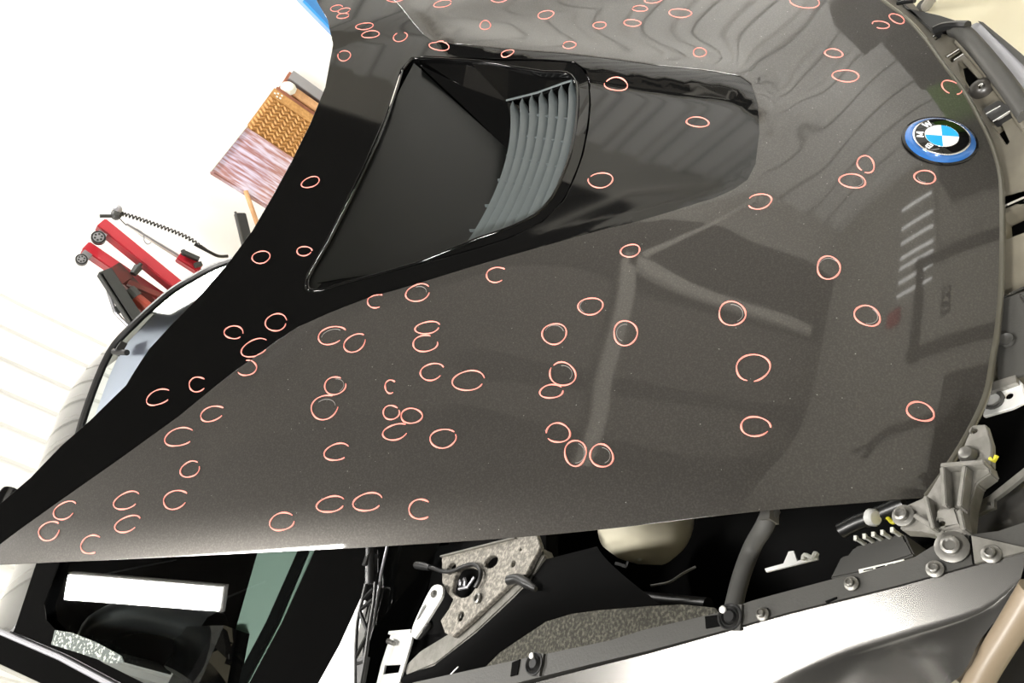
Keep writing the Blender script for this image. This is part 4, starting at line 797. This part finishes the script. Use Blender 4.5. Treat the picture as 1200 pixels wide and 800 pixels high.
# ------------------------------------------------------------------ things behind the car
def at(px): return px
js = empty('jack_stand', 'grey stand leg on the cream floor beyond the nose', 'stand', (-1.516,-.2745,0))
part('leg', M['steel'], js, lambda m: m.tube([(-1.4057,-.2967,0)] + [(-1.2606,-.2064,.12)], [.016, .013], 10))
part('leg', M['steel'], js, lambda m: m.tube([(-1.5422,-.2148,0)] + [(-1.2606,-.2064,.12)], [.016, .013], 10))
part('post', M['steel'], js, lambda m: m.tube([Vector((-1.2606,-.2064,.12)), Vector((-1.2606,-.2064,.12)) + Vector((0, 0, .22))], .018, 12))
part('foot', M['rubber'], js, lambda m: m.lathe((-1.4057,-.2967,0), (0, 0, 1), [(.022, 0), (.022, .015), (.016, .02)], 12))

# folded engine hoist, legs up, castors at the top
YH = -4.35
HZ = (-1.1585,-4.35,1.7729)
hoist = empty('engine_hoist', 'folded red engine hoist with castors on its raised legs', 'hoist', (HZ[0] + .15, -4.35, 0))
def caster(parent, c, ax, r):
    part('caster_wheel', M['satin'], parent, lambda m: m.lathe(c, ax, [(r * .62, -.016), (r, -.018), (r, .018), (r * .62, .016)], 24), smooth=True)
    part('wheel_hub', M['steel'], parent, lambda m: (m.lathe(c, ax, [(r * .25, -.024), (r * .25, .024)], 12)))
    a = Vector(ax).normalized(); u = a.orthogonal().normalized(); v = a.cross(u)
    part('wheel_spokes', M['steel'], parent, lambda m: m.lathe(c, ax, [(r * .74, -.0185), (r * .74, .0195)], 18))
    for k in range(6):
        part('spoke_gap', M['hoistblack'], parent, lambda m: m.lathe(c + a * .019 + (u * math.cos(k * 1.047) + v * math.sin(k * 1.047)) * r * .48, ax, [(r * .17, 0), (r * .17, .002)], 8))
L1 = [(-1.389,-4.35,1.8053),(-1.2462,-4.35,1.1751)]; L2 = [(-1.2514,-4.45,1.809),(-1.1802,-4.45,1.2803)]
def leg(L, w, hh, m_):
    d = (Vector(L[1]) - Vector(L[0])); e = Vector(L[0]) + d * (1.5 / max(.1, d.length)) if False else Vector(L[1]) + d.normalized() * .55
    return part('leg', m_, hoist, lambda m: m.bar(L[0], e, w, hh, (0, 1, 0)), bevel=.006)
lg1 = leg(L1, .075, .09, M['red']); lg2 = leg(L2, .070, .09, M['red'])
for lg, p, q, r in ((lg1, (-1.319,-4.32,1.7645), (-1.2869,-4.32,1.766), .040), (lg2, (-1.2055,-4.42,1.7748), (-1.155,-4.42,1.7792), .033)):
    lg = hoist
    p, q = Vector(p), Vector(q)
    part('caster_fork', M['steel'], hoist, lambda m: m.bar(p + (p - q) * .4, q, .05, .03, (0, 1, 0)))
    caster(hoist, q + (q - p).normalized() * .012 + Vector((0, .03, 0)), (.15, 1, .1), r)
part('boom', M['hoistblack'], hoist, lambda m: m.bar((-1.0241,-4.12,1.6364), (-.7793,-4.12,1.2626), .078, .06, (0, 1, 0)), bevel=.004)
part('boom_edge', M['steel'], hoist, lambda m: m.bar((-.9927,-4.1,1.6412), (-.7877,-4.1,1.327), .010, .02, (0, 1, 0)))
part('brace_rod', M['steel'], hoist, lambda m: m.tube([(-1.029,-4.2,1.6181),(-.9465,-4.2,1.5507),(-.8646,-4.2,1.4738),(-.8013,-4.2,1.3155)], .011, 8))
part('mast', M['darkred'], hoist, lambda m: m.bar((-1.1484,-4.28,1.6124), (-.9988,-4.28,1.2468), .075, .07, (0, 1, 0)), bevel=.004)
part('mast_plate', M['darkred'], hoist, lambda m: m.bar((-1.1209,-4.22,1.6108), (-1.0793,-4.22,1.5076), .075, .03, (0, 1, 0)), bevel=.003)
part('ram', M['ramred'], hoist, lambda m: m.tube([(-.99,-4.18,1.4304), (-.9488,-4.18,1.2642)], .042, 16))
part('ram_collar', M['hoistblack'], hoist, lambda m: m.tube([(-1.0085,-4.18,1.4806), (-.9877,-4.18,1.4241)], .050, 14))
part('tie_bar', M['darkred'], hoist, lambda m: m.bar((-1.068,-4.2,1.5012), (-1.0942,-4.2,1.2501), .03, .03, (0, 1, 0)))
part('strap_tie', M['hoistblack'], hoist, lambda m: m.bar((-.8722,-4.19,1.4748), (-.934,-4.19,1.4458), .045, .02, (0, 1, 0)))
part('strap_tie', M['red'], hoist, lambda m: m.bar((-.927,-4.185,1.4535), (-.9536,-4.185,1.4314), .022, .02, (0, 1, 0)))
part('release_knob', M['hoistblack'], hoist, lambda m: (m.tube([(-1.1507,-4.24,1.5027), (-1.2065,-4.24,1.4991)], [.02, .026], 10), m.tube([(-1.2065,-4.24,1.4991), (-1.2346,-4.24,1.4973)], [.012, .012], 8)))
fb = Vector((HZ[0] + .15, -4.35, 0))
part('base_frame', M['red'], hoist, lambda m: (m.box(fb + Vector((.2, 0, .08)), (.6, .08, .08))))
part('upright', M['red'], hoist, lambda m: m.bar(fb + Vector((.25, 0, .1)), Vector((-.9988,-4.28,1.2468)), .09, .09, (0, 1, 0)))
for s in (-1, 1): part('base_wheel', M['rubber'], hoist, lambda m: m.lathe(fb + Vector((.2 + s * .27, .06, .05)), (0, 1, 0), [(.05, -.015), (.05, .015)], 16))

# white work lamp pole with hook and red base block, coiled lead above it
wl = empty('work_lamp', 'slim white tube lamp with red block beside the hoist', 'lamp', Vector((-1.5994,-4.7,1.1413)) * 1)
part('tube', M['wallpaint'], wl, lambda m: m.tube([(-1.6722,-4.7,1.6946), (-1.6466,-4.7,1.3208)], .022, 12))
part('pole', M['steel'], wl, lambda m: m.tube([(-1.645,-4.66,1.7014), (-1.6272,-4.66,1.2981)], .007, 8))
part('red_block', M['redlamp'], wl, lambda m: m.bar((-1.6226,-4.66,1.3267), (-1.6106,-4.66,1.1653), .075, .06, (0, 1, 0)), bevel=.006)
part('clamp', M['hoistblack'], wl, lambda m: (m.bar((-1.6327,-4.6,1.3242), (-1.6455,-4.6,1.2068), .03, .03, (0, 1, 0)), m.tube([(-1.6474,-4.6,1.3252), (-1.6227,-4.6,1.2949)], .016, 8), m.bar((-1.5892,-4.6,1.211), (-1.6264,-4.6,1.1789), .03, .03, (0, 1, 0))))
part('hook', M['steel'], wl, lambda m: m.tube(crom([(-1.6176,-4.6,1.6319),(-1.6091,-4.6,1.5812),(-1.5678,-4.6,1.5547),(-1.5579,-4.6,1.5265),(-1.5813,-4.6,1.5147)], 3), .004, 8))
part('stem', M['steel'], wl, lambda m: m.tube([(-1.6106,-4.66,1.1653), (-1.5968,-4.66,.7282), ((-1.5968,-4.66,.7282)[0], -4.66, 0)], .012, 8))
cl = empty('coiled_lead', 'black coiled cable hanging from a hook by the hoist', 'cable', (-1.7401,-4.8,1.7836))
def coil(mb):
    P = crom([(-1.7677,-4.8,1.7681),(-1.8025,-4.8,1.6476),(-1.8331,-4.8,1.5088),(-1.8586,-4.8,1.3629),(-1.8594,-4.8,1.214),(-1.8471,-4.8,1.1155),(-1.894,-4.8,1.0364)], 40); N = len(P); pts = []
    for i, p in enumerate(P):
        t = (P[min(i + 1, N - 1)] - P[max(i - 1, 0)]).normalized(); u = t.cross(Vector((0, 1, 0))).normalized(); v = t.cross(u)
        f = max(0, min(1, (N * .66 - i) / (N * .1))); a = i * .95
        pts.append(p + (u * math.cos(a) + v * math.sin(a)) * .013 * f)
    mb.tube(pts, .0055, 5)
part('coil', M['satin'], cl, coil, smooth=True)
part('lead_end', M['satin'], cl, lambda m: m.tube(crom([(-1.843,-4.8,1.2715),(-1.8472,-4.8,1.162),(-1.855,-4.8,1.0924),(-1.894,-4.8,1.0364)], 4), .012, 8))
part('wall_hook', M['hoistblack'], cl, lambda m: (m.tube([(-1.6712,-4.8,1.8646), (-1.7216,-4.8,1.7977)], .013, 8), m.lathe((-1.7369,-4.8,1.7879), (0, 1, 0), [(.03, -.02), (.035, .02), (.02, .03)], 14)))
part('hook_cup', M['steel'], cl, lambda m: m.lathe((-1.7777,-4.8,1.7969), (.3, 1, .1), [(.025, -.03), (.03, .03), (.012, .04)], 14))
part('thin_wire', M['satin'], cl, lambda m: m.tube(crom([(-1.7138,-4.75,1.7808),(-1.6832,-4.75,1.7066),(-1.6732,-4.75,1.6247),(-1.6651,-4.75,1.5608)], 3), .004, 6))

# tall packages standing side by side on the floor behind the car
YB0 = -4.3
def slab(x0, x1, zt0, zt1, y0, y1):
    # upright board x0..x1 with a sloping top, y0 = seen face
    return lambda m: m.prism([(x0, y0, 0), (x1, y0, 0), (x1, y0, zt1), (x0, y0, zt0)], (0, y1 - y0, 0))
t = empty('wrapped_box', 'pinkish brown box in creased clear shrink wrap, left of the honeycomb pad', 'box', (-2.37, -4.52, 0))
part('carton', M['wrap'], t, slab(-2.612, -2.122, 1.399, 1.441, -4.30, -4.345), bevel=.008)
part('corner_edge', M['label'], t, lambda m: m.tube([(-2.618, -4.296, 1.396), (-2.12, -4.296, 1.440)], .006, 6))
t = empty('honeycomb_pad', 'golden brown cardboard pad with a zigzag honeycomb face beside the wrapped box', 'packaging', (-2.845, -4.52, 0))
part('board', M['kraft'], t, slab(-3.072, -2.628, 1.372, 1.398, -4.33, -4.40))
for k in range(9):
    def zig(mb, k=k):
        P = []
        for i in range(37):
            P.append((-2.652 - .040 * k + (.011 if i % 2 else -.011), -4.325, 1.385 - .003 * k - .028 * i))
        mb.tube(P, .0125, 5)
    part('honeycomb_ridge', M['kraft'], t, zig)
part('plain_edge', M['kraft'], t, slab(-3.072, -2.995, 1.372, 1.377, -4.315, -4.40))
for px, pz in ((-3.03, 1.35), (-3.045, 1.33), (-3.015, 1.325), (-3.05, 1.30), (-3.02, 1.30)):
    part('torn_label', M['label'], t, lambda m: m.box((px, -4.312, pz), (.013, .003, .014)))
t = empty('brown_crate', 'dark brown wooden frame with a white rag, right of the honeycomb pad', 'crate', (-3.24, -4.55, 0))
part('back_board', M['brown'], t, slab(-3.40, -3.09, 1.33, 1.36, -4.50, -4.54))
part('corner_post', M['brown'], t, lambda m: m.box((-3.105, -4.42, .68), (.045, .16, 1.36)), bevel=.004)
part('side_board', M['wood'], t, lambda m: m.box((-3.20, -4.38, .62), (.085, .05, 1.24)), bevel=.004)
part('top_board', M['steel'], t, lambda m: m.box((-3.34, -4.40, .66), (.10, .05, 1.32)), bevel=.004)
part('cross_bar', M['brown'], t, lambda m: m.box((-3.24, -4.44, 1.315), (.30, .06, .05)), bevel=.004)
part('white_rag', M['label'], t, lambda m: m.lathe((-3.19, -4.36, 1.285), (.2, 1, .3), [(.01, -.05), (.045, -.03), (.062, 0), (.04, .03), (.01, .04)], 9))
def lean(p, q, yb):
    p, q = Vector(p), Vector(q); d = q - p; e = p + d * (p.z / -d.z); e.y = yb; e.z = .01; return p, e
P, E_ = lean((-2.1127,-4.27,1.1871), (-1.9533,-4.27,1.0377), -4.265)
t = empty('wooden_stick', 'thin pale wooden stick leaning on the wrapped box', 'stick', (E_.x, E_.y, 0))
part('shaft', M['wood'], t, lambda m: m.tube([P, E_], .016, 10))
P, E_ = lean((-1.8569,-4.15,1.1585), (-1.7105,-4.15,1.0487), -4.10)
t = empty('black_strip', 'black plastic strip leaning beside the wooden stick', 'panel', (E_.x, E_.y, 0))
part('strip', M['satin'], t, lambda m: m.bar(P, E_, .075, .03, (0, 1, 0)), bevel=.006)
part('rib', M['rubber'], t, lambda m: m.tube([P + Vector((.02, .02, .03)), E_ + Vector((.02, .02, .03))], .008, 6))
# blue lift column
lc_ = empty('lift_column', 'bright blue lift column behind the bonnet top corner', 'lift', (-3.0, -3.3, 0))
LB = Vector((-3.0112,-3.3,1.5137)); 
lc_.location = (LB.x, -3.3, 0)
part('column', M['liftblue'], lc_, lambda m: m.prism([(-2.944,-3.3,1.5708),(-2.9877,-3.3,1.5652),(-3.0286,-3.3,1.4588),(-2.946,-3.3,1.0505),(-2.8308,-3.3,1.0317),(-2.8808,-3.3,1.2967)], (-.16, -.20, 0)))
part('column_flange', M['liftblue'], lc_, lambda m: m.prism([(-2.9006,-3.27,1.5171),(-2.9167,-3.27,1.4874),(-2.8503,-3.27,1.2231),(-2.8433,-3.27,1.2708)], (0, -.02, 0)))
# ------------------------------------------------------------------ far end of the shop, mirrored in the nose
dr = MB(); dr.box((-1.655, YF - .025, 1.16), (.84, .05, 2.32)); dr = struct(dr.build('door_1', M['frontwall']))
for p, q in (((-2.13, 0), (-2.13, 2.47)), ((-1.18, 0), (-1.18, 2.47)), ((-2.195, 2.41), (-1.115, 2.41))):
    part('door_frame', M['frame'], dr, lambda m: m.bar((p[0], YF - .04, p[1]), (q[0], YF - .04, q[1]), .13, .08, (1, 0, 0) if p[0] == q[0] else (0, 0, 1)))
part('door_vent', M['frame'], dr, lambda m: m.box((-1.61, YF - .06, 2.02), (.27, .03, .11)))
for k in range(3): part('vent_slat', M['frontwall'], dr, lambda m: m.box((-1.70 + .09 * k, YF - .08, 2.02), (.03, .01, .08)))
wd = MB(); wd.box((-2.48, YF - .02, 2.50), (1.34, .03, .62)); wd = struct(wd.build('window_1', M['frontwall']))
for x in (-3.02, -2.76, -2.565, -2.375, -2.25, -2.085, -1.93):
    part('bright_slit', M['louvre'], wd, lambda m: m.box((x, YF - .045, 2.50), (.030, .02, .52)))
pn = MB(); pn.box((.32, YF - .03, .975), (2.4, .06, 1.95)); struct(pn.build('door_2', M['frame']))
cp = empty('conduit', 'dark bent pipe on the front wall above the dark door', 'pipe', (-.52, YF - .04, 1.8))
part('pipe', M['frame'], cp, lambda m: m.tube([(-.20, YF - .04, 2.75), (-.47, YF - .04, 2.73), (-.52, YF - .04, 2.62), (-.52, YF - .04, 1.8)], .035, 8))
part('pipe', M['frame'], cp, lambda m: m.tube([(-.46, YF - .04, 2.95), (-.51, YF - .04, 2.60)], .03, 8))
sg = empty('red_sign', 'small red box on the front wall above the door', 'sign', (-1.70, YF - .04, 2.68))
part('sign_box', M['redlamp'], sg, lambda m: m.box((-1.70, YF - .04, 2.78), (.14, .06, .18)))
cb = empty('tall_cabinet', 'dark cabinet in the front left corner mirrored beside the badge', 'cabinet', (-3.0, 2.95, 0))
part('cabinet_body', M['frame'], cb, lambda m: m.box((-3.0, 2.92, .96), (.62, .4, 1.92)), bevel=.01)
for s in (-1, 1): part('cabinet_door', M['satin'], cb, lambda m: m.box((-3.0 + s * .15, 2.71, .98), (.28, .02, 1.8)))
for (y0, y1, zt, lab) in ((.98, 1.40, 1.86, 'taller dark cupboard against the left wall'), (1.42, 2.05, 1.60, 'lower dark cupboard against the left wall')):
    k_ = empty('cupboard', lab, 'cupboard', (-3.4, (y0 + y1) / 2, 0))
    part('cupboard_body', M['frame'], k_, lambda m: m.box((-3.36, (y0 + y1) / 2, zt / 2), (.36, y1 - y0, zt)), bevel=.01)
    for q in (.27, .73): part('cupboard_door', M['frame'], k_, lambda m: m.box((-3.17, y0 + (y1 - y0) * q, zt / 2), (.02, (y1 - y0) * .42, zt * .92)))
gt = empty('green_board', 'green board on the left wall mirrored along the nose', 'board', (-3.52, 2.45, 1.2))
part('board', M['grass'], gt, lambda m: m.box((-3.52, 2.48, 1.42), (.03, .80, .44)))
